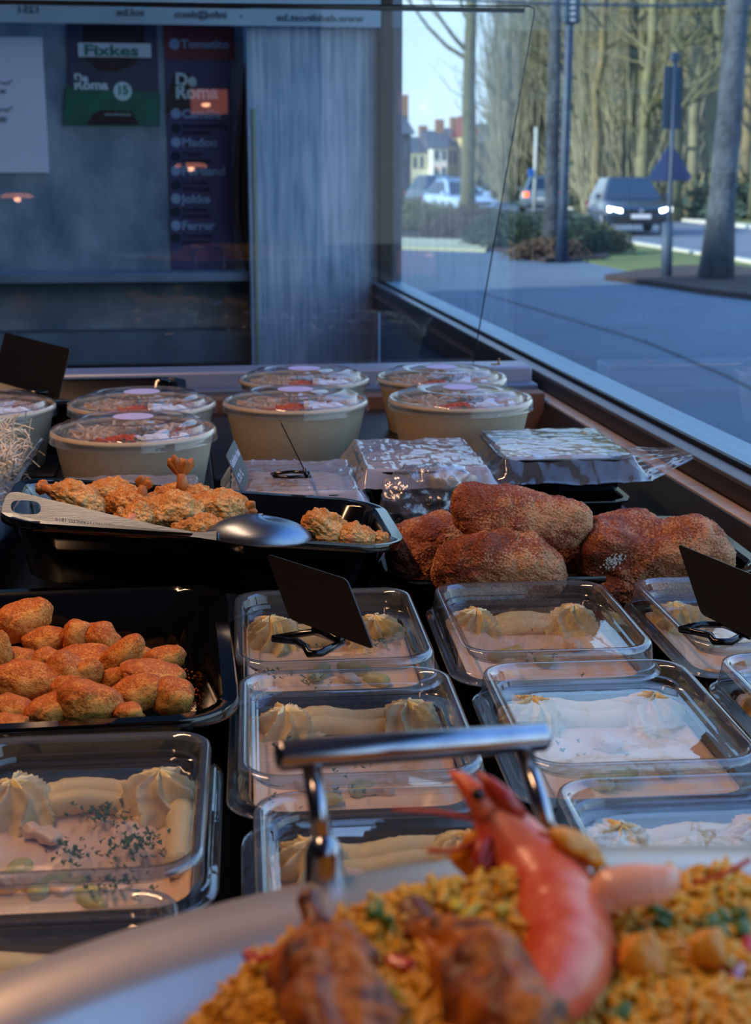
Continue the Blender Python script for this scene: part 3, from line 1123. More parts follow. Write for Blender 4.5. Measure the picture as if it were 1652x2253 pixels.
def car(label, loc, yaw, paint, L=4.4, Wd=1.82, H=1.5, lit=False, rear_lit=False, suv=False, plate=True):
    """car along +x (nose at +x), z up"""
    t = thing('car', label, 'car', loc, (0, 0, yaw))
    P = plain('paint_' + str(abs(hash(label)) % 9999), paint, 0.28, metal=0.3, coat=0.6)
    h0 = 0.28 if suv else 0.2
    belt = H * 0.62
    # lower body: cross sections along x
    xs = [-L / 2, -L / 2 + 0.12, -L / 2 + 0.5, -L * 0.18, L * 0.10, L * 0.26, L / 2 - 0.35, L / 2 - 0.1, L / 2]
    tp = [belt * 0.80, belt * 0.97, belt, belt, belt * 0.99, belt * 0.96, belt * 0.84, belt * 0.74, belt * 0.60]
    wd = [0.78, 0.92, 0.98, 1.0, 1.0, 1.0, 0.96, 0.86, 0.74]
    lo_ = [h0 + 0.15, h0 + 0.05, h0, h0, h0, h0, h0, h0 + 0.02, h0 + 0.1]
    loops = []
    for x, z1, w, z0 in zip(xs, tp, wd, lo_):
        hw = Wd / 2 * w
        loops.append([(x, -hw * 0.90, z0), (x, -hw, z0 + 0.14), (x, -hw, (z0 + z1) / 2 + 0.08), (x, -hw * 0.93, z1 - 0.04), (x, -hw * 0.80, z1),
                      (x, hw * 0.80, z1), (x, hw * 0.93, z1 - 0.04), (x, hw, (z0 + z1) / 2 + 0.08), (x, hw, z0 + 0.14), (x, hw * 0.90, z0)])
    body = MB().loft(loops).build('body', P, t, flat_angle=0.6)
    # greenhouse
    rx0, rx1 = (-L * 0.36, L * 0.02) if suv else (-L * 0.28, L * 0.0)
    bx0, bx1 = (-L * 0.46 if suv else -L * 0.42), L * 0.21
    hb, ht = Wd / 2 * 0.88, Wd / 2 * 0.60
    cab = MB()
    cab.add([(bx0, -hb, belt - 0.03), (bx1, -hb, belt - 0.05), (bx1, hb, belt - 0.05), (bx0, hb, belt - 0.03), (rx0, -ht, H), (rx1, -ht, H), (rx1, ht, H), (rx0, ht, H)],
            [(0, 1, 5, 4), (1, 2, 6, 5), (2, 3, 7, 6), (3, 0, 4, 7), (4, 5, 6, 7)])
    co = cab.build('roof', P, t, smooth=False)
    add_bevel(co, 0.07, 3)

    def inset(quad, k, off):
        q = [Vector(p) for p in quad]
        c = sum(q, Vector()) / len(q)
        nrm = (q[1] - q[0]).cross(q[2] - q[1]).normalized()
        return [tuple(c + (p - c) * k + nrm * off) for p in q]
    B = [(bx0, -hb, belt - 0.03), (bx1, -hb, belt - 0.05), (bx1, hb, belt - 0.05), (bx0, hb, belt - 0.03), (rx0, -ht, H), (rx1, -ht, H), (rx1, ht, H), (rx0, ht, H)]
    for nm, q, k in (('windscreen', (1, 2, 6, 5), 0.86), ('rear_window', (3, 0, 4, 7), 0.82), ('side_window', (0, 1, 5, 4), 0.84), ('side_window', (2, 3, 7, 6), 0.84)):
        pts = inset([B[i] for i in q], k, 0.012)
        pin = inset([B[i] for i in q], k, -0.02)
        f = [(0, 1, 2, 3)] + [(i, i + 4, (i + 1) % 4 + 4, (i + 1) % 4) for i in range(4)]
        mk(nm, pts + pin, f, M_cglass, t, smooth=False)
    # wheels
    for sx_ in (-0.30, 0.31):
        for sy_ in (-1, 1):
            R_ = 0.34 if suv else 0.31
            wh = MB().lathe([(0.02, -0.10), (R_ - 0.03, -0.11), (R_, -0.07), (R_, 0.07), (R_ - 0.03, 0.11), (0.02, 0.10)], 22)
            w_ = wh.build('wheel', M_tyre, t)
            w_.rotation_euler = (math.pi / 2, 0, 0)
            w_.location = (sx_ * L, sy_ * (Wd / 2 - 0.11), R_)
            hb_ = MB().lathe([(0.02, -0.118), (R_ * 0.62, -0.116), (R_ * 0.66, -0.10), (R_ * 0.66, 0.10), (R_ * 0.62, 0.116), (0.02, 0.118)], 18).build('hub', M_hub, w_)
    x1 = L / 2
    # front: grille, bumper, lamps, plate
    MB().box((x1 - 0.22, -Wd * 0.40, h0 + 0.06), (x1 + 0.015, Wd * 0.40, h0 + 0.24)).build('front_bumper', M_trimb, t, smooth=False)
    MB().box((x1 - 0.2, -Wd * 0.27, belt * 0.60), (x1 + 0.012, Wd * 0.27, belt * 0.72)).build('grille', M_trimb, t, smooth=False)
    MB().lathe([(0.02, 0), (0.075, 0.0), (0.075, 0.02), (0.02, 0.024)], 16, (0, 0, 0), True, True).build('badge', M_hub, t, smooth=False, loc=(x1 + 0.01, 0, belt * 0.67), rot=(0, math.pi / 2, 0))
    for s in (-1, 1):
        lm = MB()
        lm.add([(x1 - 0.16, s * Wd * 0.46, belt * 0.66), (x1 + 0.01, s * Wd * 0.27, belt * 0.64), (x1 + 0.01, s * Wd * 0.27, belt * 0.73), (x1 - 0.16, s * Wd * 0.46, belt * 0.80),
                (x1 - 0.35, s * Wd * 0.45, belt * 0.68), (x1 - 0.3, s * Wd * 0.27, belt * 0.64), (x1 - 0.3, s * Wd * 0.27, belt * 0.73), (x1 - 0.35, s * Wd * 0.45, belt * 0.80)],
               [(0, 1, 2, 3), (4, 7, 6, 5), (0, 4, 5, 1), (3, 2, 6, 7), (0, 3, 7, 4), (1, 5, 6, 2)])
        lm.build('headlamp', M_lampw if lit else M_lampoff, t, smooth=False)
        MB().box((-L / 2 - 0.015, s * Wd * 0.40 - 0.13, belt * 0.72), (-L / 2 + 0.2, s * Wd * 0.40 + 0.07, belt * 0.92)).build('tail_lamp', M_lampr if rear_lit else plain('tail_red', '#7a1418', 0.3), t, smooth=False)
        MB().box((L * 0.14, s * Wd * 0.47 - 0.02, belt), (L * 0.19, s * Wd * 0.47 + s * 0.15 + 0.02, belt + 0.13)).build('wing_mirror', P, t, smooth=False)
    if plate:
        pl = MB().box((x1 + 0.012, -0.26, h0 + 0.17), (x1 + 0.026, 0.26, h0 + 0.28)).build('number_plate', M_plate, t, smooth=False)
        pl = MB().box((-L / 2 - 0.026, -0.26, h0 + 0.35), (-L / 2 - 0.01, 0.26, h0 + 0.46)).build('number_plate', M_plate, t, smooth=False)
    return t


c0 = G(1400, 516)
car('dark blue SUV driving towards the shop with bright white headlamps', (c0[0] + 0.1, c0[1] + 1.2, 0.0), math.radians(-90 - 8), '#1f2f42', 4.3, 1.84, 1.52, lit=True, suv=True)
c1 = G(950, 460)
car('pale blue car parked at the far left by the window corner', (c1[0] - 0.2, c1[1] - 7, 0.0), math.radians(-76), '#b9dcf2', 4.3, 1.8, 1.5)
c2 = G(1045, 468)
car('pale silver-blue car half hidden behind the slim street tree', (c2[0] - 2.3, c2[1] - 8, 0.0), math.radians(-80), '#cfe0ff', 4.2, 1.75, 1.4)
c3 = G(1142, 458)
car('grey car seen from behind with red tail lamps lit', (c3[0] - 0.95, c3[1] - 8, 0.0), math.radians(78), '#6f8290', 4.3, 1.8, 1.55, rear_lit=True)
car('far dark blue car behind the pale parked car', (c1[0] - 0.8, c1[1] - 6, 0.0), math.radians(-80), '#33485f', 4.3, 1.8, 1.62)

# ------------------------------------------------------------------ lamp post, sign posts
M_post = plain('post_blue_grey', '#2c4055', 0.5, metal=0.3)
lp = thing('lamp_post', 'tall dark lamp post with a ladder-like box near the top', 'lamp post', V(G(1236, 575)))
tp_ = aty(1257, -30, G(1236, 575)[1])
base = G(1236, 575)
MB().tube([(0, 0, 0), (0, 0, 1.0), (tp_[0] - base[0], 0, tp_[2] + 3)], [0.13, 0.085, 0.07], 12).build('pole', M_post, lp)
b1, b2 = aty(1242, -10, base[1]), aty(1272, 52, base[1])
bx = MB().box((b1[0] - base[0], -0.12, b2[2]), (b2[0] - base[0], 0.12, b1[2] + 0.5)).build('equipment_box', M_post, lp, smooth=False)
for k in range(4):
    q = aty(1256, 6 + k * 13, base[1])
    MB().box((q[0] - base[0] - 0.04, -0.135, q[2] - 0.02), (q[0] - base[0] + 0.04, -0.12, q[2] + 0.02)).build('light_dot', M_plate, bx, smooth=False)

base = G(1466, 615)
sp = thing('sign_post', 'sign post seen from behind with a tall narrow board above a triangular sign', 'sign post', V(base))
Yb = base[1]
top = aty(1486, 125, Yb)
MB().tube([(0, 0, 0), (0, 0, 1.0), (top[0] - base[0], 0, top[2])], 0.035, 12).build('pole', M_post, sp)
q = aty(1468, 490, Yb)
MB().tube([(0, 0, 0), (q[0] - base[0], 0, q[2])], 0.085, 14).build('base_sleeve', plain('sleeve', '#3a4c60', 0.6), sp)


def spart(name, poly, th, mat, dy=0.04):
    P = [aty(x, y, Yb) for x, y in poly]
    v = [(p[0] - base[0], dy, p[2]) for p in P] + [(p[0] - base[0], dy + th, p[2]) for p in P]
    n = len(P)
    f = [tuple(range(n - 1, -1, -1)), tuple(range(n, 2 * n))] + [(k, (k + 1) % n, (k + 1) % n + n, k + n) for k in range(n)]
    return mk(name, v, f, mat, sp, smooth=False)


M_signb = plain('sign_back', '#3d4c78', 0.5, metal=0.2)
spart('board', [(1464, 145), (1504, 147), (1501, 284), (1459, 284)], 0.03, plain('board_back', '#2f4258', 0.5, metal=0.3))
spart('triangle_sign', [(1432, 398), (1519, 398), (1524, 388), (1482, 318), (1474, 318), (1430, 388)], 0.02, M_signb)
MB().box((-0.06, -0.05, 0), (0.06, 0.05, 0.12)).build('cap', M_post, sp, smooth=False, loc=(top[0] - base[0], 0, top[2] - 0.06))

b3 = G(1175, 470)
wp = thing('sign_post', 'thin pale post with a small blue plate beyond the grey car', 'sign post', (b3[0], b3[1], 0))
tt = aty(1180, 280, b3[1])
MB().tube([(0, 0, 0), (tt[0] - b3[0], 0, tt[2])], 0.08, 8).build('pole', plain('pale_post', '#b9c2c2', 0.6), wp)
a, b = aty(1161, 371, b3[1]), aty(1171, 389, b3[1])
MB().box((a[0] - b3[0], -0.1, b[2]), (b[0] - b3[0], -0.06, a[2])).build('plate', plain('blue_plate', '#1c6fd0', 0.5), wp, smooth=False)
b4 = G(1333, 452)
rp_ = thing('round_sign', 'small round violet-blue road sign at the woodland edge', 'road sign', (b4[0], b4[1], 0))
a = aty(1335, 358, b4[1])
MB().tube([(0, 0, 0), (0, 0, a[2])], 0.05, 8).build('pole', M_post, rp_)
MB().lathe([(0.45, -0.02), (0.45, 0.02)], 20, (0, 0, 0), True, True).build('disc', plain('sign_violet', '#3a3f9a', 0.5), rp_, smooth=False, loc=(0, -0.1, a[2]), rot=(math.pi / 2, 0, 0))

# overhead cable across the street
q0, q1 = aty(1180, 8, 24.0), aty(1760, 4, 24.0)
MBc = MB().tube([(q0[0] - 3, 24, q0[2] + .1), tuple(q0), ((q0[0] + q1[0]) / 2, 24, (q0[2] + q1[2]) / 2 - .05), tuple(q1), (q1[0] + 6, 24, q1[2] + .4)], 0.022, 6).build('cable', M_post)
tag(MBc, 'thin dark overhead cable crossing above the street', 'cable')

for pl in (((1058, 640), (1230, 690), (1420, 745), (1600, 820), (1760, 900)), ((1290, 566), (1420, 590), (1440, 612))):
    P_ = [G(x, y) for x, y in pl]
    jm = MB()
    for i in range(len(P_) - 1):
        a_, b_ = V(P_[i]), V(P_[i + 1])
        d_ = (b_ - a_).normalized()
        s_ = Vector((-d_.y, d_.x, 0)) * (0.008 + 0.0012 * a_.y)
        jm.add([tuple(a_ - s_ + Vector((0, 0, -.026))), tuple(b_ - s_ + Vector((0, 0, -.026))), tuple(b_ + s_ + Vector((0, 0, -.026))), tuple(a_ + s_ + Vector((0, 0, -.026)))], [(0, 1, 2, 3)])
    jo = jm.build('pavement_joint', plain('joint_dark', '#2c3640', 0.9), smooth=False)
    jo['kind'] = 'structure'
# ================================================================== ready meals in clear-lidded trays
M_tray = plain('black_tray', '#08090b', 0.16, spec=0.55, coat=0.2)
M_lid = clear('clear_lid', (0.95, 0.965, 0.98), 0.06, 2.15, 0.03, 0.9, haze=0.03, haze_col=(0.6, 0.66, 0.75), bump=(22, 0.12, 0.003))
M_lidrim = clear('clear_lid_rim', (0.84, 0.88, 0.92), 0.12, 2.4, 0.09, 0.9, haze=0.08, haze_col=(0.6, 0.68, 0.78))
M_mash = plain('mash', '#e8d49a', 0.45, sss=0.15, noise=(30, '#dcc384', 0.3), bump=(220, 0.25, 0.001))
M_sauce = plain('cream_sauce', '#e3cdb2', 0.35, noise=(26, '#d8b08c', 0.25), bump=(90, 0.4, 0.002))
M_leek = plain('leek', '#a3aa6c', 0.45, noise=(60, '#c9b46a', 0.3))
M_parsley = plain('parsley', '#1f4020', 0.7, noise=(90, '#3e6a33', 0.3))
M_fish = plain('fish_piece', '#e4c8a8', 0.4, noise=(60, '#c9ab90', 0.3))
M_carrotbit = plain('carrot_bit', '#d97a2c', 0.45)

TROT = -math.radians(2.5)


def meal_box_proto(name='meal_box'):
    t = thing(name, 'x', 'food container')
    # black base: outside, flange, inside
    b = MB()
    b.loft([rr(.118, .158, .020, 0.0), rr(.122, .162, .021, 0.003), rr(.138, .178, .022, .036), rr(.140, .180, .022, .0395),
            rr(.156, .196, .026, .0395), rr(.157, .197, .027, .041), rr(.156, .196, .026, .0425), rr(.132, .172, .022, .0425),
            rr(.130, .170, .022, .040), rr(.121, .161, .020, .004), rr(.110, .150, .018, .003)])
    b.build('base', M_tray, t, flat_angle=0.9)
    l = MB()
    l.loft([rr(.157, .197, .027, .0435), rr(.151, .191, .025, .0445), rr(.1505, .1905, .025, .049), rr(.148, .188, .024, .0495),
            rr(.1455, .1855, .024, .062)], False, False)
    l.loft([rr(.131, .171, .021, .0630), rr(.128, .168, .020, .0570), rr(.124, .164, .020, .0565), rr(.122, .162, .020, .0535), rr(.118, .158, .018, .0530),
            rr(.04, .08, .018, .0530)], False, True)
    lid = l.build('lid', M_lid, t, flat_angle=0.7)
    r = MB()
    r.loft([rr(.1455, .1855, .024, .062), rr(.144, .184, .023, .0655), rr(.141, .181, .023, .0663), rr(.134, .174, .022, .0660), rr(.131, .171, .021, .0630)], False, False)
    r.build('lid_rim', M_lidrim, lid, flat_angle=1.2)
    r = MB()
    r.loft([rr(.1575, .1975, .027, .0432), rr(.1590, .199, .028, .0438), rr(.1575, .1975, .027, .0452)], False, False)
    r.build('lid_flange', M_lidrim, lid, flat_angle=1.2)
    return t


def rosette(R=.025, H=.030, lobes=8, seed=0, tw=2.2):
    rs = np.random.RandomState(seed)
    nu, nv = 22, 112
    ph = rs.uniform(0, 6)
    v = []
    for i in range(nu):
        u = i / (nu - 1)
        r = R * max(math.cos(u * math.pi / 2), 0) ** 0.62 * (1 + 0.06 * math.sin(u * 10)) + 0.0008
        z = H * (u ** 1.05)
        for k in range(nv):
            t = 2 * math.pi * k / nv
            a = lobes * (t + tw * u) + ph
            w = 1 - abs(math.sin(a / 2)) ** 0.7
            rad = r * (0.66 + 0.40 * w + 0.07 * math.sin(3 * t + ph + 4 * u))
            v.append((rad * math.cos(t), rad * math.sin(t), z + (0.006 * w + 0.0015 * math.sin(5 * t + ph)) * math.sin(u * 2.6)))
    f = [(i * nv + k, i * nv + (k + 1) % nv, (i + 1) * nv + (k + 1) % nv, (i + 1) * nv + k) for i in range(nu - 1) for k in range(nv)]
    f.append(tuple((nu - 1) * nv + k for k in range(nv)))
    v = np.array(v)
    v[:, :2] += np.stack([fbm(v, 90, seed), fbm(v, 90, seed + 7)], 1) * 0.0020
    return v, f


def meal_proto(seed, herbs=40, leek=3, name='fish_gratin'):
    rs = np.random.RandomState(seed)
    t = thing(name, 'x', 'ready meal')
    # sauce filling
    n = 8
    loops = []
    S = np.linspace(1.0, 0.04, 26)
    for s in S:
        loops.append(rr(.1275 * s, .1675 * s, .020 * s + 0.0005, 0.03, n))
    P = np.array(loops).reshape(-1, 3)
    P[:, 2] = .031 + 0.0048 * fbm(P * [1, 1, 0], 42, seed, 3) + 0.007 * np.clip(vnoise(P * [1, 1, 0], 38, seed + 3), 0, 1)
    edge = np.repeat(S, len(loops[0]))
    P[:, 2] += np.clip((edge - 0.9) * 0.06, 0, 1)
    m = MB()
    bot = rr(.124, .160, .02, 0.0075, n)
    m.loft([bot] + [list(map(tuple, P[i * len(bot):(i + 1) * len(bot)])) for i in range(len(S))])
    m.build('cream_sauce', M_sauce, t)
    # piped border at the back and down both sides
    q = MB()
    for (p0, p1, rad) in ((((-.05, .068), (.05, .068), .0095), ((-.052, .056), (.052, .054), .0075))) + ((((.055, .058), (.056, -.03), .008),) if herbs > 100 else ()):
        pts, rad_ = [], []
        for i in range(42):
            u = i / 41
            a = rs.uniform(-1, 1)
            pts.append((p0[0] + (p1[0] - p0[0]) * u, p0[1] + (p1[1] - p0[1]) * u + 0.0012 * math.sin(u * 9 + seed), .035 + .0018 * math.sin(u * 11 + seed)))
            rad_.append(rad * (1 + 0.05 * math.sin(u * 15 + seed) + 0.04 * a))
        q.tube(pts, rad_, 18)
    q.build('piped_mash', M_mash, t)
    for sgn in (-1, 1):
        v, f = rosette(.0265 + rs.uniform(-.001, .001), .0285, 8 + int(rs.randint(0, 3)), seed * 3 + sgn, 0.9 * sgn + rs.uniform(-.3, .3))
        mk('rosette', v, f, M_mash, t, loc=(sgn * .042, .054 + rs.uniform(-.003, .003), .0235), rot=(rs.uniform(-.1, .05), rs.uniform(-.1, .1), rs.uniform(0, 6)))
    # lumps of fish and leek in the sauce
    for k in range(leek):
        v, f = blob((.013 + rs.uniform(-.005, .004), .006, .004), seed * 7 + k, 4, 2.6, (110, .0035), None, None)
        o = mk('fish_piece' if k % 2 else 'leek_piece', v, f, M_fish if k % 2 else M_leek, t, loc=(rs.uniform(-.035, .035), rs.uniform(-.06, .02), .0355), rot=(0, 0, rs.uniform(0, 3)))
    if herbs:
        cl = rs.uniform(-1, 1, (5, 2)) * [.045, .055] - [0, .012]
        vs, fs = [], []
        c = 0
        for k in range(herbs):
            g = cl[rs.randint(5)]
            x, y = g + rs.normal(0, .008, 2)
            if abs(x) > .06 or y < -.08:
                continue
            z = .0385
            for j in range(3):
                a = rs.uniform(0, 6.28)
                s_ = rs.uniform(.0012, .0030)
                dx, dy = math.cos(a) * s_, math.sin(a) * s_
                zz = z + rs.uniform(-.0005, .002)
                vs += [(x, y, zz), (x + dx, y + dy, zz + .0012), (x + dx * .4 - dy, y + dy * .4 + dx, zz + .0006), (x - dx * .2, y - dy * .3, zz - .0008)]
                fs += [(c, c + 1, c + 2, c + 3)]
                c += 4
        h = mk('parsley', vs, fs, M_parsley, t, smooth=False)
        h['kind'] = 'stuff'
    return t


ZL = ZD + .0663
boxes = [
    # name-ish, centre x, y, label of tray, label of food, herbs, leek
    (0.105, 1.045, 'carrying the first black card, in front of the shrimp tray', 60, 3, 'rear left'),
    (0.270, 1.045, 'just in front of the piled fish cakes', 0, 2, 'rear middle'),
    (0.441, 1.040, 'under the black card at the window ledge', 14, 2, 'rear right'),
    (0.100, 0.846, 'directly behind the steel handle, left of the glaring lid', 26, 3, 'middle left'),
    (0.268, 0.840, 'with the broadest blue-white glare over its lid', 10, 2, 'middle'),
    (0.440, 0.838, 'cut by the right picture edge, beside the ledge', 6, 2, 'middle right'),
    (0.100, 0.645, 'seen between the two posts of the steel handle', 12, 2, 'front left'),
    (0.268, 0.640, 'right of the upright prawn, behind the pan rim', 0, 2, 'front middle'),
    (-0.066, 0.748, 'with parsley over its sauce, in front of the nuggets', 190, 6, 'parsley'),
    (-0.085, 0.548, 'lowest at the left, behind the broad rim of the pan', 0, 2, 'lowest left'),
]
bp = meal_box_proto()
for i, (x, y, lab, herbs, leek, wh) in enumerate(boxes):
    b = bp if i == 0 else copy_tree(bp)
    b.location = (x, y, ZD)
    b.rotation_euler = (0, 0, TROT + random.Random(i).uniform(-.008, .008))
    b['label'] = 'clear-lidded meal tray ' + lab
    b['group'] = 'clear-lidded meal trays'
    m = meal_proto(20 + i, max(herbs, 12), leek + 2)
    m.location = (x, y, ZD + .0005)
    m.rotation_euler = (0, 0, TROT)
    m['label'] = 'creamy fish and mash, in the tray ' + lab.split(',')[0]
    m['group'] = 'creamy fish meals in the clear-lidded trays'
# ================================================================== black display trays
M_btray = plain('melamine_black', '#060607', 0.10, spec=0.55, coat=0.4)


def display_tray(w, d, h, inset=.03, lip=.012, r=.03):
    m = MB()
    wi, di = w - 2 * inset, d - 2 * inset
    m.loft([rr(wi, di, r, 0, 8), rr(wi + .006, di + .006, r, .002, 8), rr(w - 2 * lip - .004, d - 2 * lip - .004, r + .005, h - .010, 8),
            rr(w - 2 * lip, d - 2 * lip, r + .006, h - .006, 8), rr(w - .002, d - .002, r + .012, h - .007, 8), rr(w, d, r + .013, h - .004, 8), rr(w - .003, d - .003, r + .012, h, 8),
            rr(w - 2 * lip + .002, d - 2 * lip + .002, r + .006, h, 8), rr(w - 2 * lip - .005, d - 2 * lip - .005, r + .004, h - .004, 8),
            rr(wi + .004, di + .004, r, .005, 8), rr(wi - .01, di - .01, r, .003, 8)])
    return m


t1 = display_tray(.345, .185, .058).build('display_tray', M_btray, flat_angle=0.8)
tag(t1, 'shiny black display tray of fried shrimp with the steel ladle lying across its front rim', 'tray', 'black display trays')
# rim corners: left 1.235 high, right 1.197 high
LA, RA = aty(-2, 1147, 1.150), aty(893, 1205, 1.150)
tc = (LA + RA) / 2
roll = math.atan2(LA[2] - RA[2], RA[0] - LA[0])
TM = Matrix.Translation(V((tc[0], 1.150 + .0925, tc[2]))) @ Matrix.Rotation(roll, 4, 'Y') @ Matrix.Translation((0, 0, -.058))
t1.matrix_world = TM
tw = RA[0] - LA[0]

t2 = display_tray(.36, .315, .068).build('display_tray', M_btray, flat_angle=0.8)
t2.location = (0.030 - .18, 1.000, ZD + .002)
tag(t2, 'deep black display tray heaped with small breaded nuggets', 'tray', 'black display trays')
t3 = display_tray(.352, .225, .055).build('display_tray', M_btray, flat_angle=0.8)
t3.location = (.352, 1.288, ZD + .001)
t3.rotation_euler = (0, 0, math.radians(-3))
tag(t3, 'low black display tray under the piled fish cakes', 'tray', 'black display trays')
t4 = display_tray(.345, .22, .063).build('display_tray', M_btray, flat_angle=0.8)
t4.location = (-.168, 1.99, 1.1525)
tag(t4, 'black display tray at the rear rail behind the salad bowls', 'tray', 'black display trays')

# ================================================================== salad bowls
M_kraft = plain('kraft_paper', '#b2a186', 0.75, noise=(120, '#a59378', 0.35), bump=(300, 0.1, 0.0005))
M_krim = plain('kraft_rim', '#c9b390', 0.6)
M_blid = clear('bowl_lid', (0.93, 0.94, 0.96), 0.06, 3.0, 0.03, 0.9, haze=0.06, haze_col=(0.7, 0.68, 0.72))
M_label = plain('round_label', '#b9b4dd', 0.6)
M_carrot = plain('carrot', '#e8622a', 0.5, noise=(80, '#d14f1c', 0.3))
M_cheese = plain('white_cheese', '#dfe2ee', 0.5)
M_slaw = plain('slaw', '#d8c7b4', 0.55, noise=(90, '#c4a992', 0.3))
M_greens = plain('salad_green', '#33502c', 0.6)
M_bacon = plain('bacon_bits', '#b5633a', 0.5)


def bowl_proto():
    t = thing('salad_bowl', 'x', 'bowl')
    b = MB()
    b.lathe([(0.001, 0.004), (.072, .004), (.0735, 0.0), (.0745, 0.002), (.0885, .070), (.0885, .0705), (.0873, .0705), (.0735, .006), (0.001, .005)], 72)
    b.build('paper_wall', M_kraft, t, flat_angle=0.7)
    s = MB().box((-.0003, -.0905, .003), (.0003, -.0895, .069))
    rm = MB()
    rm.lathe([(.0885 + .0032 * math.cos(a), .0715 + .0032 * math.sin(a)) for a in np.linspace(0, 2 * math.pi, 11)], 72)
    rm.build('rolled_rim', M_krim, t)
    l = MB()
    l.lathe([(.0918, .0625), (.0932, .0632), (.0925, .066), (.0925, .0735), (.0905, .0765), (.0860, .0765), (.0835, .0745), (.0810, .0755), (.0790, .0815),
             (.0700, .0835), (.0680, .0860), (.0560, .0875), (.0545, .0860), (.0400, .0862), (.0385, .0875), (.001, .0880)], 72)
    lid = l.build('lid', M_blid, t, flat_angle=0.8)
    d = MB().lathe([(.0225, .0884), (.0225, .0887), (.001, .0888)], 40, cap0=True)
    d.build('round_label', M_label, lid, smooth=False)
    return t


def salad_proto(seed):
    rs = np.random.RandomState(seed)
    t = thing('salad', 'x', 'salad')
    m = MB()
    prof = [(.001, .058), (.03, .060), (.06, .060), (.080, .055)]
    n = 40
    v = []
    for r, z in prof:
        for k in range(n):
            a = 2 * math.pi * k / n
            v.append((r * math.cos(a), r * math.sin(a), z + rs.uniform(-.002, .002)))
    f = [(i * n + k, i * n + (k + 1) % n, (i + 1) * n + (k + 1) % n, (i + 1) * n + k) for i in range(3) for k in range(n)]
    # closed underneath
    base = len(v)
    for k in range(n):
        a = 2 * math.pi * k / n
        v.append((.070 * math.cos(a), .070 * math.sin(a), .012))
    f += [(3 * n + k, 3 * n + (k + 1) % n, base + (k + 1) % n, base + k) for k in range(n)] + [tuple(base + k for k in range(n - 1, -1, -1))]
    m.add(v, f)
    m.build('leaf_bed', M_slaw, t, smooth=False)

    def shreds(name, mat, a0, a1, cnt, L, w, r0=.025, r1=.076, z0=.062, z1=.072):
        q = MB()
        for k in range(cnt):
            a = rs.uniform(a0, a1)
            r = rs.uniform(r0, r1)
            x, y = r * math.cos(a), r * math.sin(a)
            z = rs.uniform(z0, z1) - max(0, r - .06) * .15
            d = rs.uniform(0, 6.28)
            l = L * rs.uniform(.6, 1.2)
            M = Matrix.Translation((x, y, z)) @ Matrix.Rotation(d, 4, 'Z') @ Matrix.Rotation(rs.uniform(-.3, .3), 4, 'Y')
            q.box((-l / 2, -w / 2, -w / 2), (l / 2, w / 2, w / 2), M)
        o = q.build(name, mat, t, smooth=False)
        o['kind'] = 'stuff'
        return o
    PI = math.pi
    shreds('carrot_shreds', M_carrot, PI * 1.28, PI * 1.55, 170, .018, .0022)
    shreds('slaw_shreds', M_slaw, PI * 0.85, PI * 1.28, 110, .018, .003)
    shreds('cheese_strips', M_cheese, PI * 1.60, PI * 1.83, 30, .026, .0075)
    shreds('green_leaves', M_greens, PI * 1.48, PI * 1.62, 60, .008, .003, .05, .076)
    shreds('bacon_bits', M_bacon, PI * 1.84, PI * 2.1, 60, .006, .004)
    shreds('mixed_shreds', M_slaw, 0, PI * 0.85, 110, .018, .003)
    return t


bowls = [
    (.139, 1.776, 'behind the edge-on black card'),
    (.348, 1.764, 'nearer one by the window ledge, its lid shining blue'),
    (.167, 1.975, 'at the rear rail behind the bowl with the edge-on card'),
    (.360, 1.963, 'rearmost beside the window ledge'),
    (-.052, 1.780, 'between the nearest bowl and the rear black tray'),
    (-.057, 1.590, 'standing nearest of all, behind the shrimp tray'),
    (-.249, 1.782, 'cut by the left edge, behind the coconut tub'),
]
bw0, sl0 = bowl_proto(), [salad_proto(s) for s in (1, 2)]
for i, (x, y, lab) in enumerate(bowls):
    b = bw0 if i == 0 else copy_tree(bw0)
    b.location = (x, y, 1.1525)
    b.scale = (1.0, 1.0, 1.0)
    b.rotation_euler = (0, 0, random.Random(i).uniform(-.25, .25))
    b['label'] = 'lidded paper bowl, ' + lab
    b['group'] = 'lidded salad bowls'
    s = sl0[i] if i < 2 else copy_tree(sl0[i % 2])
    s.location = (x, y, 1.1525)
    s.rotation_euler = (0, 0, random.Random(i + 40).uniform(-.2, .2))
    s['label'] = 'carrot salad in the bowl ' + lab.split(', ')[0]
    s['group'] = 'salads in the paper bowls'
bpy.context.view_layer.update()

# ================================================================== bagged trays
M_film = clear('bag_film', (0.93, 0.93, 0.96), 0.06, 2.6, 0.07, 0.9, haze=0.55, haze_col=(0.66, 0.66, 0.78), bump=(14, 0.25, 0.003), hazenoise=(7, 0.25, 0.8))
M_filmc = clear('bag_film_clear', (0.95, 0.96, 0.98), 0.07, 2.4, 0.05, 0.9, haze=0.16, haze_col=(0.66, 0.72, 0.85), bump=(15, 0.25, 0.003), hazenoise=(8, 0.4, 0.8))
M_stew = plain('pale_stew', '#c9b59c', 0.5, noise=(30, '#a88a72', 0.25), bump=(80, 0.6, 0.003))


def low_tray(w=.145, d=.185, h=.045):
    b = MB()
    b.loft([rr(w - .03, d - .03, .018, 0), rr(w - .026, d - .026, .02, .003), rr(w - .012, d - .012, .022, h - .003), rr(w, d, .026, h - .003), rr(w + .001, d + .001, .026, h - .001), rr(w, d, .026, h),
            rr(w - .012, d - .012, .022, h), rr(w - .016, d - .016, .022, h - .004), rr(w - .03, d - .03, .018, .004)])
    return b


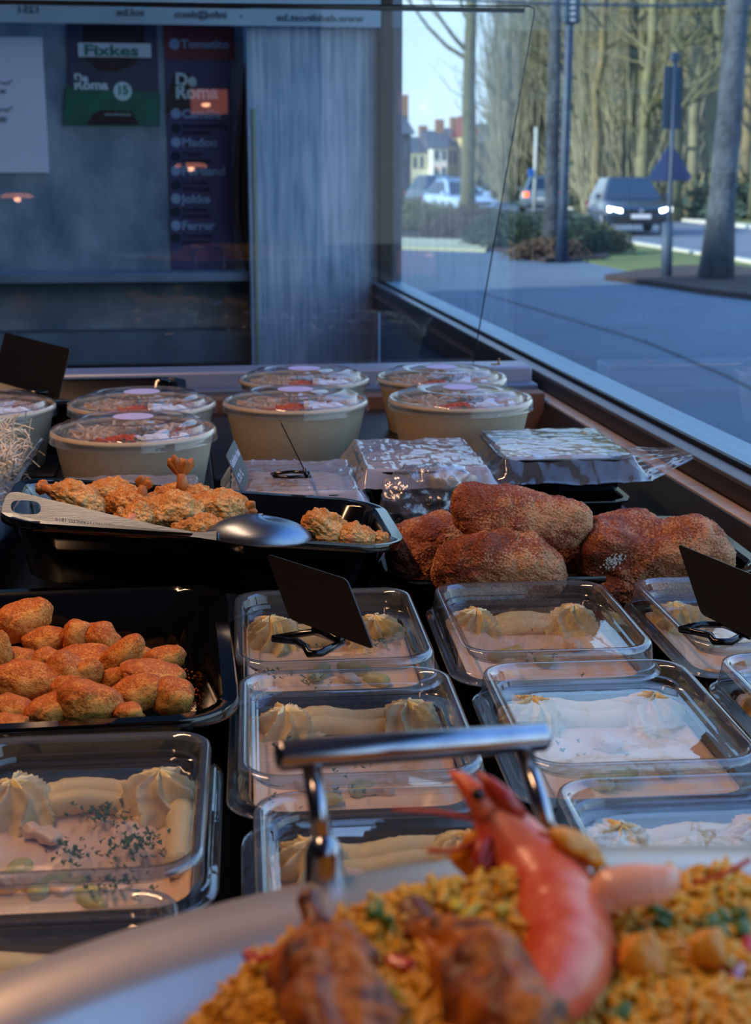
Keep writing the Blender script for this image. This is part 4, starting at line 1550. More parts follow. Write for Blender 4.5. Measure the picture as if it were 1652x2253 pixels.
def bag(w, d, h, seed, tail=(0, 0, 0, 0), mat=None, wr=.0009, name='film'):
    """film draped over a tray: flat on top, falling at the sides; tails stick out (left,right,front,back)"""
    nx, ny = 90, 80
    X = np.linspace(-w / 2 - .012 - tail[0], w / 2 + .012 + tail[1], nx)
    Y = np.linspace(-d / 2 - .010 - tail[2], d / 2 + .008 + tail[3], ny)
    gx, gy = np.meshgrid(X, Y)
    ox = np.maximum(np.abs(gx) - (w / 2 - .004), 0)
    oy = np.maximum(np.abs(gy) - (d / 2 - .004), 0)
    o = np.hypot(ox, oy)
    z = h + .0015 - np.minimum(o * 1.4, .026)
    P = np.stack([gx.ravel(), gy.ravel(), z.ravel()], 1)
    rid = 1 - np.abs(vnoise(P * [1, 1.6, 0], 38, seed)) * 2
    rid2 = 1 - np.abs(vnoise(P * [1.7, 1, 0], 75, seed + 4)) * 2
    fl = (o.ravel() > 0)
    P[:, 2] += (wr * rid + wr * .5 * rid2 + wr) * (1 + .8 * fl)
    P[:, 0] += fl * fbm(P, 40, seed + 9, 2) * .0018
    P[:, 1] += fl * fbm(P, 40, seed + 19, 2) * .0018
    f = [(j * nx + i, j * nx + i + 1, (j + 1) * nx + i + 1, (j + 1) * nx + i) for j in range(ny - 1) for i in range(nx - 1)]
    return P, f


bags = [
    # x, y, ztop, w, d, tails, film, label, has food
    (-.058, 1.410, 1.197, .140, .112, (.008, .012, .0, .004), M_film, 'bagged black tray in cloudy film behind the shrimp tray, leftmost of the row'),
    (.110, 1.455, 1.194, .130, .168, (.0, .0, .0, .0), M_film, 'bagged black tray with the small label card stuck beside it'),
    (.254, 1.530, 1.200, .134, .178, (.0, .0, .0, .004), M_film, 'bagged black tray between the edge-on card and the glossiest bag'),
    (.412, 1.545, 1.206, .145, .180, (.0, .055, .01, .0), M_filmc, 'bagged black tray with a glossy film tail pointing at the window ledge'),
]
for i, (x, y, zt, w, d, tails, film, lab) in enumerate(bags):
    for j, zz in enumerate((zt - .045, zt - .045 - .047)):
        if zz < ZD + .0005:
            zz = ZD + .0005
        t = thing('bagged_tray' if j == 0 else 'plain_tray', (lab if j == 0 else 'plain black tray under the ' + lab[:60].rsplit(' ', 1)[0]), 'food tray', (x, y, zz), (0, 0, TROT), 'bagged trays behind the fried food' if j == 0 else 'plain black trays under the bagged ones')
        low_tray(w, d).build('tray', M_tray, t, flat_angle=0.9)
        if j == 0:
            v, f = blob((w * .42, d * .42, .010), 50 + i, 4, 4.0, (50, .004), None, None)
            mk('filling', v, f, M_stew if i != 3 else plain('pale_filling', '#c5c8cc', 0.45, noise=(30, '#a9988c', 0.2)), t, loc=(0, 0, .0315))
            P, f = bag(w, d, .045, 70 + i, tails)
            if i == 3:      # upturned pointed tail
                k = np.clip((P[:, 0] - w / 2 - .012) / .055, 0, 1)
                P[:, 1] = P[:, 1] * (1 - .75 * k) - .05 * k
                P[:, 2] += .020 * k
            mk('film_bag', P, f, film, t)
# crumpled bag behind the fish cakes
t = thing('crumpled_bag', 'crumpled clear bag with pale food between the shrimp tray and the fish cakes', 'bag', (.262, 1.432, 1.13), (0, 0, 0))
v, f = blob((.050, .024, .042), 91, 5, 2.2, (45, .008), (90, .006), None)
mk('film_bag', v, f, clear('crumple_film', (0.93, 0.94, 0.97), 0.12, 1.8, 0.05, 0.9, haze=0.12, haze_col=(.7, .72, .82), bump=(90, 0.7, 0.004)), t, loc=(-.012, 0, .035), smooth=True)
v, f = blob((.024, .020, .010), 92, 4, 2.8, (70, .004), None, None)
mk('pale_food', v, f, plain('pale_food', '#cfc6b8', 0.5, noise=(50, '#b09a7c', 0.3)), t, loc=(.016, .003, .060))
MB().loft([rr(.10, .045, .01, 0.0), rr(.11, .052, .012, .05), rr(.10, .044, .01, .05), rr(.09, .036, .01, .01)]).build('tray', M_tray, t, flat_angle=.8, loc=(.005, .0, -.029))

# clear tub of shredded coconut at the left edge
ta, tb_ = atz(108, 945, ZD + .106), atz(22, 1082, ZD + .106)
tub_r = -math.atan2(ta[0] - tb_[0], ta[1] - tb_[1])
tub_c = ((ta[0] + tb_[0]) / 2 - .100 * math.cos(tub_r), (ta[1] + tb_[1]) / 2 - .02 - .100 * math.sin(tub_r), ZD)
print('tub', ta, tb_, tub_c)
t = thing('clear_tub', 'clear rectangular tub of shaggy shredded coconut at the left edge', 'food tub', tub_c, (0, 0, tub_r))
M_tub = clear('tub_plastic', (0.80, 0.87, 0.93), 0.08, 2.6, 0.03, 0.9, haze=0.05, haze_col=(.55, .65, .8))
MB().loft([rr(.17, .29, .02, 0.0), rr(.185, .31, .022, .10), rr(.20, .325, .026, .102), rr(.20, .325, .026, .104), rr(.194, .318, .024, .106)]).build('tub_wall', M_tub, t, flat_angle=.7)
M_coco = plain('coconut', '#e3d6c0', 0.7)
rs = np.random.RandomState(3)
q = MB()
for k in range(900):
    c = ((.060, .085, .105), (.062, .02, .088), (.050, -.06, .072), (.02, .06, .10))[k % 4]
    p = Vector((c[0] + rs.normal(0, .012), c[1] + rs.normal(0, .022), c[2] + rs.uniform(-.01, .022)))
    d = Vector(rs.normal(0, 1, 3)).normalized() * .013
    q.tube([p, p + d + Vector((0, 0, .004)), p + d * 2], [.0008, .001, .0005], 4, False)
o = q.build('coconut_shreds', M_coco, t)
o['kind'] = 'stuff'
v, f = blob((.078, .135, .045), 95, 4, 2.5, (30, .008), None, None)
mk('coconut_heap', v, f, plain('coconut_heap', '#c9c0b0', 0.8, noise=(80, '#8fa3b0', 0.3)), t, loc=(0, 0, .045))

# ================================================================== price cards
M_card = plain('black_card', '#0e0d0d', 0.42, spec=0.4, noise=(14, '#17120f', 0.3))
M_clip = plain('black_clip', '#050506', 0.14, spec=0.5)


def card(name, label, C4, th=.0012, mat=M_card):
    """C4: TL TR BR BL world points (made planar from three of them)"""
    TL, TR, BR, BL = [V(p) for p in C4]
    BR = TR + (BL - TL)
    o0 = BL.copy()
    t = thing(name, label, 'price card', o0)
    n = (BR - BL).cross(TL - BL).normalized() * th
    # rounded corners
    u, w = (BR - BL), (TL - BL)
    r = .004
    U, Wv = u.normalized(), w.normalized()
    pts = []
    for (cx_, cy_, a0) in ((1, 1, 0), (0, 1, 90), (0, 0, 180), (1, 0, 270)):
        for k in range(5):
            a = math.radians(a0 + 22.5 * k)
            px = (u.length - r if cx_ else r) + r * math.cos(a)
            py = (w.length - r if cy_ else r) + r * math.sin(a)
            pts.append(U * px + Wv * py)
    n_ = len(pts)
    v = [tuple(p) for p in pts] + [tuple(p + n) for p in pts]
    f = [tuple(range(n_ - 1, -1, -1)), tuple(range(n_, 2 * n_))] + [(k, (k + 1) % n_, (k + 1) % n_ + n_, k + n_) for k in range(n_)]
    mk('card', v, f, mat, t, smooth=False)
    return t, U, Wv, n.normalized()


def clip(t, poly_px, z, th=.0028, inner=None):
    """flat open foot of the clip, outline traced on the plane it lies on"""
    def ring(px):
        return [V(atz(x, y, z)) - t.location for x, y in px]
    o = ring(poly_px)
    m = MB()
    m.tube(o + [o[0]], .0021, 8)
    return m


c1t, U1, W1, N1 = card('price_card', 'black card leaning over the leftmost rear meal tray, its clip foot on the lid',
                       (atd(588, 1218, .985), atd(765, 1274, .925), atd(815, 1425, .905), atd(640, 1362, .965)))
foot = [(600, 1405), (690, 1390), (718, 1398), (752, 1414), (706, 1437), (680, 1439), (672, 1424), (655, 1412)]
m = MB()
pts = [V(atz(x, y, ZL + .0035)) - c1t.location for x, y in foot]
m.tube(pts + [pts[0]], .0028, 8)
m.build('clip_foot', M_clip, c1t)
a, b = V(atz(692, 1384, ZL + .006)) - c1t.location, V(atz(752, 1410, ZL + .006)) - c1t.location
MB().tube([a, b], .0035, 8).tube([a + Vector((0, 0, .005)), b + Vector((0, 0, .005))], .0022, 8).build('clip_grip', M_clip, c1t)

c2t, _, _, _ = card('price_card', 'black card at the right edge leaning over a meal tray by the window ledge',
                    (atd(1493, 1197, 1.035), atd(1688, 1277, .965), atd(1740, 1440, .95), atd(1545, 1352, 1.01)))
foot = [(1497, 1385), (1540, 1374), (1590, 1374), (1645, 1392), (1608, 1412), (1572, 1412), (1562, 1398), (1530, 1390)]
pts = [V(atz(x, y, ZL + .0035)) - c2t.location for x, y in foot]
MB().tube(pts + [pts[0]], .0028, 8).build('clip_foot', M_clip, c2t)
a, b = V(atz(1582, 1366, ZL + .006)) - c2t.location, V(atz(1650, 1398, ZL + .006)) - c2t.location
MB().tube([a, b], .0035, 8).build('clip_grip', M_clip, c2t)

c3t, _, _, _ = card('price_card', 'black card standing up in front of the rear black tray at the left edge',
                    (atd(12, 732, 1.93), atd(156, 768, 1.86), atd(142, 868, 1.85), atd(-14, 838, 1.92)))
a = V(atd(70, 862, 1.87)) - c3t.location
MB().tube([a + Vector((-.03, 0, 0)), a + Vector((.03, -.01, 0))], .003, 8).build('clip_grip', M_clip, c3t)
MB().tube([a + Vector((-.03, .0, -.002)), a + Vector((-.02, -.03, -.006)), a + Vector((.02, -.04, -.006)), a + Vector((.03, -.01, -.002))], .003, 8).build('clip_foot', M_clip, c3t)

M_cardg = plain('slate_card', '#33404a', 0.5)
M_chalk = plain('chalk_print', '#c4d0de', 0.6)
P4 = (atd(496, 1002, 1.395), atd(514, 967, 1.47), atd(558, 1073, 1.455), atd(532, 1088, 1.385))
c4t, U4, W4, N4 = card('label_card', 'small dark grey label card with white lettering leaning on the shrimp tray rim', P4, .0008, M_cardg)
M4 = Matrix((U4, W4, N4)).transposed()
e4 = M4.to_euler()
wl = (V(P4[1]) - V(P4[0])).length
hl_ = (V(P4[3]) - V(P4[0])).length
for s, k, sz in (('Gebakken kaas', .62, .0115), ('7.95 €', .22, .0155)):
    p = U4 * (wl * .08) + W4 * (hl_ * k) + N4 * (-.0004)
    o = text('lettering', s, sz, M_chalk, c4t, p + N4 * .0014, e4, .0002, .0001)
    o2 = text('lettering', s, sz, M_chalk, c4t, p, e4, .0002, .0001)

c5t, _, _, _ = card('price_card', 'black card seen edge-on, its clip foot flat on the second bagged tray',
                    (atd(614, 925, 1.40), atd(614, 925, 1.46), atd(675, 1046, 1.46), atd(675, 1048, 1.40)))
ft = [(598, 1043), (640, 1038), (680, 1040), (682, 1048), (640, 1050), (604, 1049)]
pts = [V(atz(x, y, 1.2005)) - c5t.location for x, y in ft]
MB().tube(pts + [pts[0]], .0018, 8).build('clip_foot', M_clip, c5t)
a = V(atd(669, 1032, 1.40)) - c5t.location
b = V(atd(676, 1052, 1.40)) - c5t.location
MB().tube([a, b], .0022, 8).build('clip_grip', M_clip, c5t)
# ================================================================== fried food
def crumb_mat(name, c_lo, c_mid, c_hi, scale=1.0, bs=0.6):
    m, t, b = newmat(name)
    v = coords(t)
    f1 = noise_n(t, v, 26 * scale, 3)
    f2 = noise_n(t, v, 620 * scale, 2, 0.7)
    f3 = noise_n(t, v, 1400 * scale, 2, 0.7)
    a = t.nodes.new('ShaderNodeMath')
    a.operation = 'MULTIPLY_ADD'
    t.links.new(f2, a.inputs[0])
    a.inputs[1].default_value = 0.75
    t.links.new(f1, a.inputs[2])
    t.links.new(ramp_n(t, a.outputs[0], [(0.62, hexc(c_lo)), (0.86, hexc(c_mid)), (1.12, hexc(c_hi))]), b.inputs['Base Color'])
    b.inputs['Roughness'].default_value = 0.62
    b.inputs['Specular IOR Level'].default_value = 0.35
    a2 = t.nodes.new('ShaderNodeMath')
    a2.operation = 'ADD'
    t.links.new(f2, a2.inputs[0])
    t.links.new(f3, a2.inputs[1])
    t.links.new(bump_n(t, a2.outputs[0], bs, 0.0008), b.inputs['Normal'])
    return m


M_nug = crumb_mat('nugget_crumb', '#8a3f12', '#c4651f', '#e9a24a')
M_fishc = crumb_mat('fishcake_crumb', '#5e2c18', '#995032', '#d29a6a', .8, 1.0)
M_temp = crumb_mat('tempura_crumb', '#a85a22', '#d08a42', '#f0bd78', 0.9, 0.9)
M_tail = plain('fried_tail', '#c9884a', 0.5, noise=(160, '#a85a28', 0.3), bump=(400, 0.5, 0.001))
M_shrimp = plain('shrimp_flesh', '#e0a27e', 0.4, noise=(120, '#d77a52', 0.3))

nug_v = [blob((1, .74 + .05 * (k % 3), .70), 200 + k, 7, 2.3, (1.2, .14), (2.4, .055), (34, .012), taper=.12 * (k % 3 - 1)) for k in range(5)]
nug_mesh = []
for k, (v, f) in enumerate(nug_v):
    o = fast_mesh('nugget', v * .018, f, M_nug)
    nug_mesh.append(o.data)
    bpy.data.objects.remove(o)
# px, py, width px, height px, turn (deg), D
nug = [
    (50, 1362, 112, 82, 20, 1.10, 'topmost big pale nugget at the back of the heap'),
    (98, 1408, 88, 58, 10, 1.075, 'nugget leaning against the topmost one'),
    (168, 1405, 62, 76, 80, 1.07, 'upright egg-shaped nugget left of the wedge-shaped one'),
    (230, 1410, 88, 66, 150, 1.07, 'wedge-shaped nugget at the back middle of the heap'),
    (268, 1444, 104, 62, 40, 1.02, 'slanting nugget in the middle of the heap'),
    (362, 1450, 78, 58, 15, 1.04, 'rearmost nugget on the right, alone by the tray corner'),
    (312, 1452, 52, 48, 60, 1.045, 'small nugget half hidden left of the corner one'),
    (180, 1447, 112, 40, 0, 1.04, 'long low nugget below the upright egg-shaped one'),
    (108, 1447, 74, 34, 0, 1.03, 'small nugget right of the big shaded one'),
    (40, 1446, 70, 38, 175, 1.03, 'low nugget beneath the topmost pair at the left'),
    (2, 1438, 46, 84, 85, 1.02, 'nugget cut by the left edge beside the heap top'),
    (58, 1496, 132, 86, 170, .975, 'big nugget with a shaded lower side at the left'),
    (146, 1470, 84, 66, 140, .985, 'greyish nugget just right of the big shaded one'),
    (196, 1480, 62, 60, 50, .985, 'round nugget in the centre of the heap'),
    (252, 1494, 66, 48, 20, .99, 'small nugget above the lumpy pair at the right'),
    (336, 1480, 118, 44, 170, .985, 'long flat nugget behind the lumpy pair at the right'),
    (300, 1522, 108, 74, 12, .945, 'left half of the lumpy pair by the right wall of the tray'),
    (378, 1532, 90, 84, 160, .945, 'right half of the lumpy pair by the right wall of the tray'),
    (146, 1512, 72, 48, 30, .95, 'small nugget on top of the big pale front one'),
    (196, 1545, 122, 86, 165, .915, 'big pale nugget in the middle of the front row'),
    (110, 1560, 96, 64, 20, .915, 'nugget left of the big pale one in the front row'),
    (28, 1556, 92, 50, 165, .92, 'long nugget in the front row at the left'),
    (281, 1566, 58, 36, 0, .91, 'smallest nugget, at the front rim right of the big pale one'),
    (20, 1588, 74, 26, 0, .895, 'nugget just showing over the front rim at the left'),
]
for i, (px, py, w, h, ang, D, lab) in enumerate(nug):
    o = bpy.data.objects.new('nugget', nug_mesh[i % 5])
    COL.objects.link(o)
    p = atd(px, py, D)
    a = math.radians(ang)
    tall = 60 < ang < 120
    sx_ = w / F_PX * D / 2 * 1.02
    sz_ = h / F_PX * D / 2 * 1.05
    q_ = 1.10 / .018
    if tall:
        o.scale = (sz_ * q_, sx_ * q_, sx_ * 1.3 * q_)
    else:
        o.scale = (sx_ * q_, max(sx_ * .85, sz_) * q_, sz_ * 1.25 * q_)
    # built in a frame facing the eye, tilted in it
    tilt = a if a < math.pi / 2 + .01 else a - math.pi
    o.rotation_euler = (math.radians(12), -tilt * (1.0 if not tall else 1.0), -PSI + random.Random(i).uniform(-.3, .3))
    o.location = V(p)
    tag(o, 'breaded nugget: ' + lab, 'nugget', 'breaded nuggets in the black tray')

# hidden bed of nuggets carrying the visible ones
for i in range(16):
    rnd = random.Random(900 + i)
    o = bpy.data.objects.new('nugget', nug_mesh[i % 5])
    COL.objects.link(o)
    gx, gy = i % 4, i // 4
    o.location = (-.19 + gx * .045 + rnd.uniform(-.004, .004), .905 + gy * .052, ZD + .024 + (.012 if gy > 1 else 0))
    o.scale = (1.15, 1.1, 1.05)
    o.rotation_euler = (0, 0, rnd.uniform(0, 3))
    tag(o, 'breaded nugget low in the heap, mostly covered by others', 'nugget', 'covered breaded nuggets in the black tray')
# a few loose crumbs in the empty corner
rs = np.random.RandomState(5)
q = MB()
for k in range(110):
    p = V(atz(rs.uniform(395, 470), rs.uniform(1450, 1570), ZD + .009))
    s = rs.uniform(.0003, .0010)
    q.box((p.x - s, p.y - s, p.z - s * .6), (p.x + s, p.y + s * .7, p.z + s))
o = q.build('crumbs', plain('crumb_bits', '#c4651f', 0.7), smooth=False)
tag(o, 'loose breadcrumbs scattered in the empty corner of the nugget tray', 'crumbs', kind='stuff')

# ------------------------------------------------------------------ fish cakes
def chunk(name, label, cat, group, px, py, D, half, seed, rot, mat=M_fishc, power=2.6, lumps=(18, .006), sub=8, crumbs=(600, .0009), mid=(60, .0036), dz=0.0):
    v, f = blob(half, seed, sub, power, lumps, mid, crumbs)
    o = fast_mesh(name, v, f, mat)
    p = V(atd(px, py, D))
    p.z += dz
    o.location = p
    o.rotation_euler = rot
    tag(o, label, cat, group)
    return o


R = math.radians
GF = 'breaded fish cakes in the low tray'
chunk('fish_cake', 'breaded fish cake lying across the top of the pile', 'fish cake', GF, 1147, 1132, 1.265, (.063, .030, .0245), 301, (R(4), R(10), -PSI + .02), power=2.8)
chunk('fish_cake', 'breaded fish cake at the left end of the pile, beside the shrimp tray', 'fish cake', GF, 950, 1222, 1.33, (.045, .034, .036), 302, (0, R(-6), .2), lumps=(22, .007))
chunk('fish_cake', 'breaded fish cake in front, under the topmost one', 'fish cake', GF, 1100, 1250, 1.245, (.058, .026, .031), 303, (R(6), R(4), -PSI), lumps=(24, .008))
chunk('fish_cake', 'broad flat-topped fish cake at the right, with a pale floury patch', 'fish cake', GF, 1442, 1232, 1.275, (.068, .030, .033), 304, (R(6), R(-2), -PSI - .05), power=4.0, lumps=(24, .009))
chunk('fish_cake', 'fish cake behind the broad flat-topped one, against the far tray rim', 'fish cake', GF, 1345, 1185, 1.36, (.050, .026, .024), 305, (0, R(-8), .1), power=3.0)
chunk('fish_cake', 'darkly shaded fish cake between the front one and the broad flat one', 'fish cake', GF, 1258, 1240, 1.335, (.040, .030, .033), 306, (0, 0, .1))
# pale floury patch
rs = np.random.RandomState(8)
q = MB()
fc = [o for o in S.objects if o.get('label', '').startswith('broad flat-topped')][0]
co = np.zeros(len(fc.data.vertices) * 3, np.float32)
fc.data.vertices.foreach_get('co', co)
mw = np.array(Matrix.LocRotScale(fc.location, fc.rotation_euler, None))
co = co.reshape(-1, 3) @ mw[:3, :3].T + mw[:3, 3]
dd_ = (co - EYE) @ FW
pxs, pys = CX + F_PX * ((co - EYE) @ RT) / dd_, CY - F_PX * ((co - EYE) @ UP) / dd_
for k in range(150):
    x, y = 1348 + rs.normal(0, 11), 1238 + rs.normal(0, 6)
    y -= (x - 1348) * .4
    near = np.where((np.abs(pxs - x) < 3) & (np.abs(pys - y) < 3))[0]
    if len(near) == 0:
        continue
    p = co[near[np.argmin(dd_[near])]]
    s = rs.uniform(.0003, .0008)
    q.box((p[0] - s, p[1] - s, p[2] - s), (p[0] + s, p[1] + s, p[2] + s), None)
o = q.build('flour_crumbs', plain('flour', '#d8cfc4', 0.9), smooth=False)
tag(o, 'pale floury crumbs on the broad flat-topped fish cake', 'crumbs', kind='stuff')

# ------------------------------------------------------------------ fried shrimp
GS = 'fried breaded shrimp in the tilted black tray'


def tail_fan(mat, n=5, L=.022, sp=1.5, seed=0):
    rs = np.random.RandomState(seed)
    m = MB()
    m.tube([(0, 0, -.012), (0.001, 0, -.004), (0, 0, .004)], [.0055, .0048, .0036], 10)
    for k in range(n):
        a = -sp / 2 + sp * k / (n - 1)
        l = L * rs.uniform(.8, 1.1)
        d = Vector((math.sin(a), rs.uniform(-.25, .25), math.cos(a)))
        s = Vector((math.cos(a), 0, -math.sin(a))) * .0040
        y = Vector((0, .0009, 0))
        c = [Vector((0, 0, 0)) + d * l * u for u in (0, .35, .75, 1.0)]
        w = (.5, 1.0, 1.15, .35)
        loops = []
        for p, ww in zip(c, w):
            loops.append([tuple(p + s * ww), tuple(p + y), tuple(p - s * ww), tuple(p - y)])
        m.loft(loops)
    return m


def fried_shrimp(label, px, py, D, wpx, hpx, tilt, seed, tail=None, pink=False):
    half = (wpx / F_PX * D / 2, hpx / F_PX * D / 2 * 1.1, hpx / F_PX * D / 2)
    t = thing('fried_shrimp', label, 'shrimp', atd(px, py, D), (R(8), R(tilt), -PSI), GS)
    v, f = blob(half, seed, 6, 2.1, (55, .0045), (120, .0032), (430, .0011), taper=.25)
    fast_mesh('breaded_body', v, f, M_temp, t)
    if tail:
        dx, dz, ang, L = tail
        o = tail_fan(M_tail, 5, L, 1.1, seed).build('tail', M_tail, t)
        o.location = (dx / F_PX * D, -.004, dz / F_PX * D)
        o.rotation_euler = (0, R(ang), 0)
    if pink:
        m = MB().tube([(-.3 * half[0], -half[1] * .8, -half[2] * .4), (0, -half[1] * 1.02, .1 * half[2]), (.25 * half[0], -half[1] * .7, .7 * half[2])], [.004, .0055, .0035], 10)
        m.build('bare_flesh', M_shrimp, t)
    return t


fried_shrimp('fried shrimp at the left end of the heap, orange tip towards the corner', 165, 1100, 1.24, 130, 62, 14, 401, (-62, 14, -80, .010))
fried_shrimp('fried shrimp behind, second from the left, with a round crumbly back', 232, 1090, 1.28, 125, 66, 8, 402)
fried_shrimp('fried shrimp with a small tail standing up left of the tall tail fan', 292, 1106, 1.27, 110, 58, 4, 403, (22, 38, 14, .013))
fried_shrimp('large fried shrimp in the middle with the tall tail fan', 405, 1098, 1.29, 150, 62, 6, 404, (-8, 54, -4, .021))
fried_shrimp('fried shrimp lying in front of the tall tail fan', 360, 1126, 1.245, 165, 74, 6, 405, None, False)
fried_shrimp('fried shrimp at the right end of the main heap with a small tail pointing right', 478, 1114, 1.26, 125, 72, 12, 406, (60, 6, 68, .012))
fried_shrimp('fried shrimp showing a strip of pink flesh, just above the ladle handle', 290, 1140, 1.215, 90, 46, -8, 407, None, True)
fried_shrimp('fried shrimp low in front, where the ladle handle meets its bowl', 440, 1160, 1.205, 120, 42, 0, 408)
fried_shrimp('fried shrimp just right of the ladle bowl', 712, 1156, 1.225, 90, 56, 8, 409)
fried_shrimp('fried shrimp in the right part of the tray with a pink tail end', 776, 1176, 1.222, 86, 40, 14, 410, None, True)
fried_shrimp('darker crumb piece in the right corner of the shrimp tray', 834, 1184, 1.24, 50, 28, 6, 411)
# lower layer in the tray
for i in range(9):
    rnd = random.Random(500 + i)
    u = -.125 + .031 * i
    t = thing('fried_shrimp', 'fried shrimp low in the heap, covered by others', 'shrimp', tuple(TM @ Vector((u if i < 7 else .03 * (i - 4.2), .0 + rnd.uniform(-.012, .012), .019))), (0, R(5), rnd.uniform(-1, 1)), 'covered fried shrimp in the tilted black tray')
    v, f = blob((.030, .016, .012), 520 + i, 5, 2.1, (55, .004), (120, .003), (430, .001))
    fast_mesh('breaded_body', v, f, M_temp, t)

# ------------------------------------------------------------------ ladle
M_ladle = plain('ladle_steel', '#8494a8', 0.34, metal=1.0, noise=(5, '#768699', 0.3, (1, 60, 60)), bump=(8, 0.08, 0.001, (1, 90, 90)))
ld = thing('ladle', 'brushed steel serving ladle lying across the front of the shrimp tray', 'ladle', atd(230, 1150, 1.19))
oL = ld.location.copy()
topL = [(14, 1090, 1.185), (24, 1083, 1.187), (40, 1082, 1.188), (150, 1108, 1.19), (260, 1136, 1.19), (350, 1156, 1.192), (430, 1170, 1.195), (480, 1171, 1.20)]
botL = [(2, 1140, 1.176), (10, 1149, 1.175), (30, 1153, 1.174), (150, 1161, 1.170), (260, 1168, 1.168), (350, 1174, 1.170), (430, 1180, 1.178), (490, 1186, 1.185)]
n = len(topL)
T_ = [V(atd(*p)) - oL for p in topL]
B_ = [V(atd(*p)) - oL for p in botL]
# hole cut: build the plate as quads around a slot
hole_c, hw, hh = (57, 1116), 33, 15
slot = []
for k in range(28):
    a = 2 * math.pi * k / 28
    x = hole_c[0] + hw * (abs(math.cos(a)) ** .7) * (1 if math.cos(a) > 0 else -1)
    y = hole_c[1] - hh * (abs(math.sin(a)) ** .8) * (1 if math.sin(a) > 0 else -1) + (x - hole_c[0]) * .10
    slot.append((x, y))
def plate_pt(x, y, off=0.0):
    D = 1.187 - (y - 1090) * .00012
    return V(atd(x, y, D + off)) - oL
out = [(118, 1101), (85, 1093), (57, 1086), (40, 1082), (24, 1083), (14, 1090), (6, 1110), (2, 1130), (3, 1141), (10, 1149), (30, 1153), (57, 1155), (85, 1157), (118, 1159)]
# match each slot point with a point on the outer ring by angle
def outer_at(a):
    best = None
    ring_ = out + [out[0]]
    dx, dy = math.cos(a), -math.sin(a)
    cx_, cy_ = 60, 1120
    for (x0, y0), (x1, y1) in zip(ring_, ring_[1:]):
        ex, ey = x1 - x0, y1 - y0
        den = dx * ey - dy * ex
        if abs(den) < 1e-9:
            continue
        tt_ = ((x0 - cx_) * ey - (y0 - cy_) * ex) / den
        ss_ = ((x0 - cx_) * dy - (y0 - cy_) * dx) / den
        if tt_ > 0 and -1e-6 <= ss_ <= 1 + 1e-6:
            best = (cx_ + dx * tt_, cy_ + dy * tt_)
    return best
pm = MB()
K = 56
inn, ou = [], []
for k in range(K):
    a = 2 * math.pi * k / K
    x = hole_c[0] + hw * (abs(math.cos(a)) ** .6) * (1 if math.cos(a) > 0 else -1)
    y = hole_c[1] - hh * (abs(math.sin(a)) ** .75) * (1 if math.sin(a) > 0 else -1) + (x - hole_c[0]) * .06
    inn.append((x, y))
    ou.append(outer_at(a))
TH_ = .0016
v = [tuple(plate_pt(*p)) for p in ou] + [tuple(plate_pt(*p)) for p in inn] + [tuple(plate_pt(*p, TH_)) for p in ou] + [tuple(plate_pt(*p, TH_)) for p in inn]
f = []
for k in range(K):
    j = (k + 1) % K
    f += [(k, j, K + j, K + k), (2 * K + k, 3 * K + k, 3 * K + j, 2 * K + j), (K + k, K + j, 3 * K + j, 3 * K + k), (k, 2 * K + k, 2 * K + j, j)]
pm.add(v, f)
# blade of the handle from the slot end to the bowl
xs_ = [118, 160, 220, 280, 340, 400, 440, 485]
def yt(x):
    return np.interp(x, [24, 118, 150, 260, 350, 430, 485], [1083, 1101, 1108, 1136, 1156, 1171, 1168])
def yb(x):
    return np.interp(x, [30, 118, 150, 260, 350, 430, 485], [1153, 1159, 1161, 1168, 1174, 1182, 1190])
xs_ = list(range(116, 486, 12))
v = []
for x in xs_:
    v += [tuple(plate_pt(x, yt(x))), tuple(plate_pt(x, yb(x))), tuple(plate_pt(x, yb(x), TH_)), tuple(plate_pt(x, yt(x), TH_))]
f = []
for i in range(len(xs_) - 1):
    for k in range(4):
        a_, b_ = i * 4 + k, i * 4 + (k + 1) % 4
        f.append((a_, b_, b_ + 4, a_ + 4))
f += [(3, 2, 1, 0), tuple((len(xs_) - 1) * 4 + k for k in range(4))]
pm.add(v, f)
pm.build('handle', M_ladle, ld, smooth=False)
# bowl lying upside down
cb = V(atd(580, 1184, 1.20)) - oL
nu, nv = 16, 48
v = []
for i in range(nu + 1):
    ph = math.pi / 2 * i / nu
    for k in range(nv):
        a = 2 * math.pi * k / nv
        ex = .041 * math.cos(ph) ** .8 * (1 + (.22 if math.cos(a) < 0 else 0) * abs(math.cos(a)) ** 2 * math.cos(ph) ** 2)
        v.append((cb.x + ex * math.cos(a), cb.y + .030 * math.cos(ph) ** .8 * math.sin(a), cb.z + .0185 * math.sin(ph) - .2 * .041 * math.cos(a) * .35))
f = [(i * nv + k, i * nv + (k + 1) % nv, (i + 1) * nv + (k + 1) % nv, (i + 1) * nv + k) for i in range(nu) for k in range(nv)]
lb = mk('ladle_bowl', v, f, M_ladle, ld)
sm = lb.modifiers.new('solid', 'SOLIDIFY')
sm.thickness = .0012
eng = text('engraving', 'INOX ROSTFREI STAINLESS 18/10', .0042, plain('engraved', '#5f6672', 0.5), ld, plate_pt(285, 1158, -.0006), (R(78), R(187), -PSI), 0, .00005)
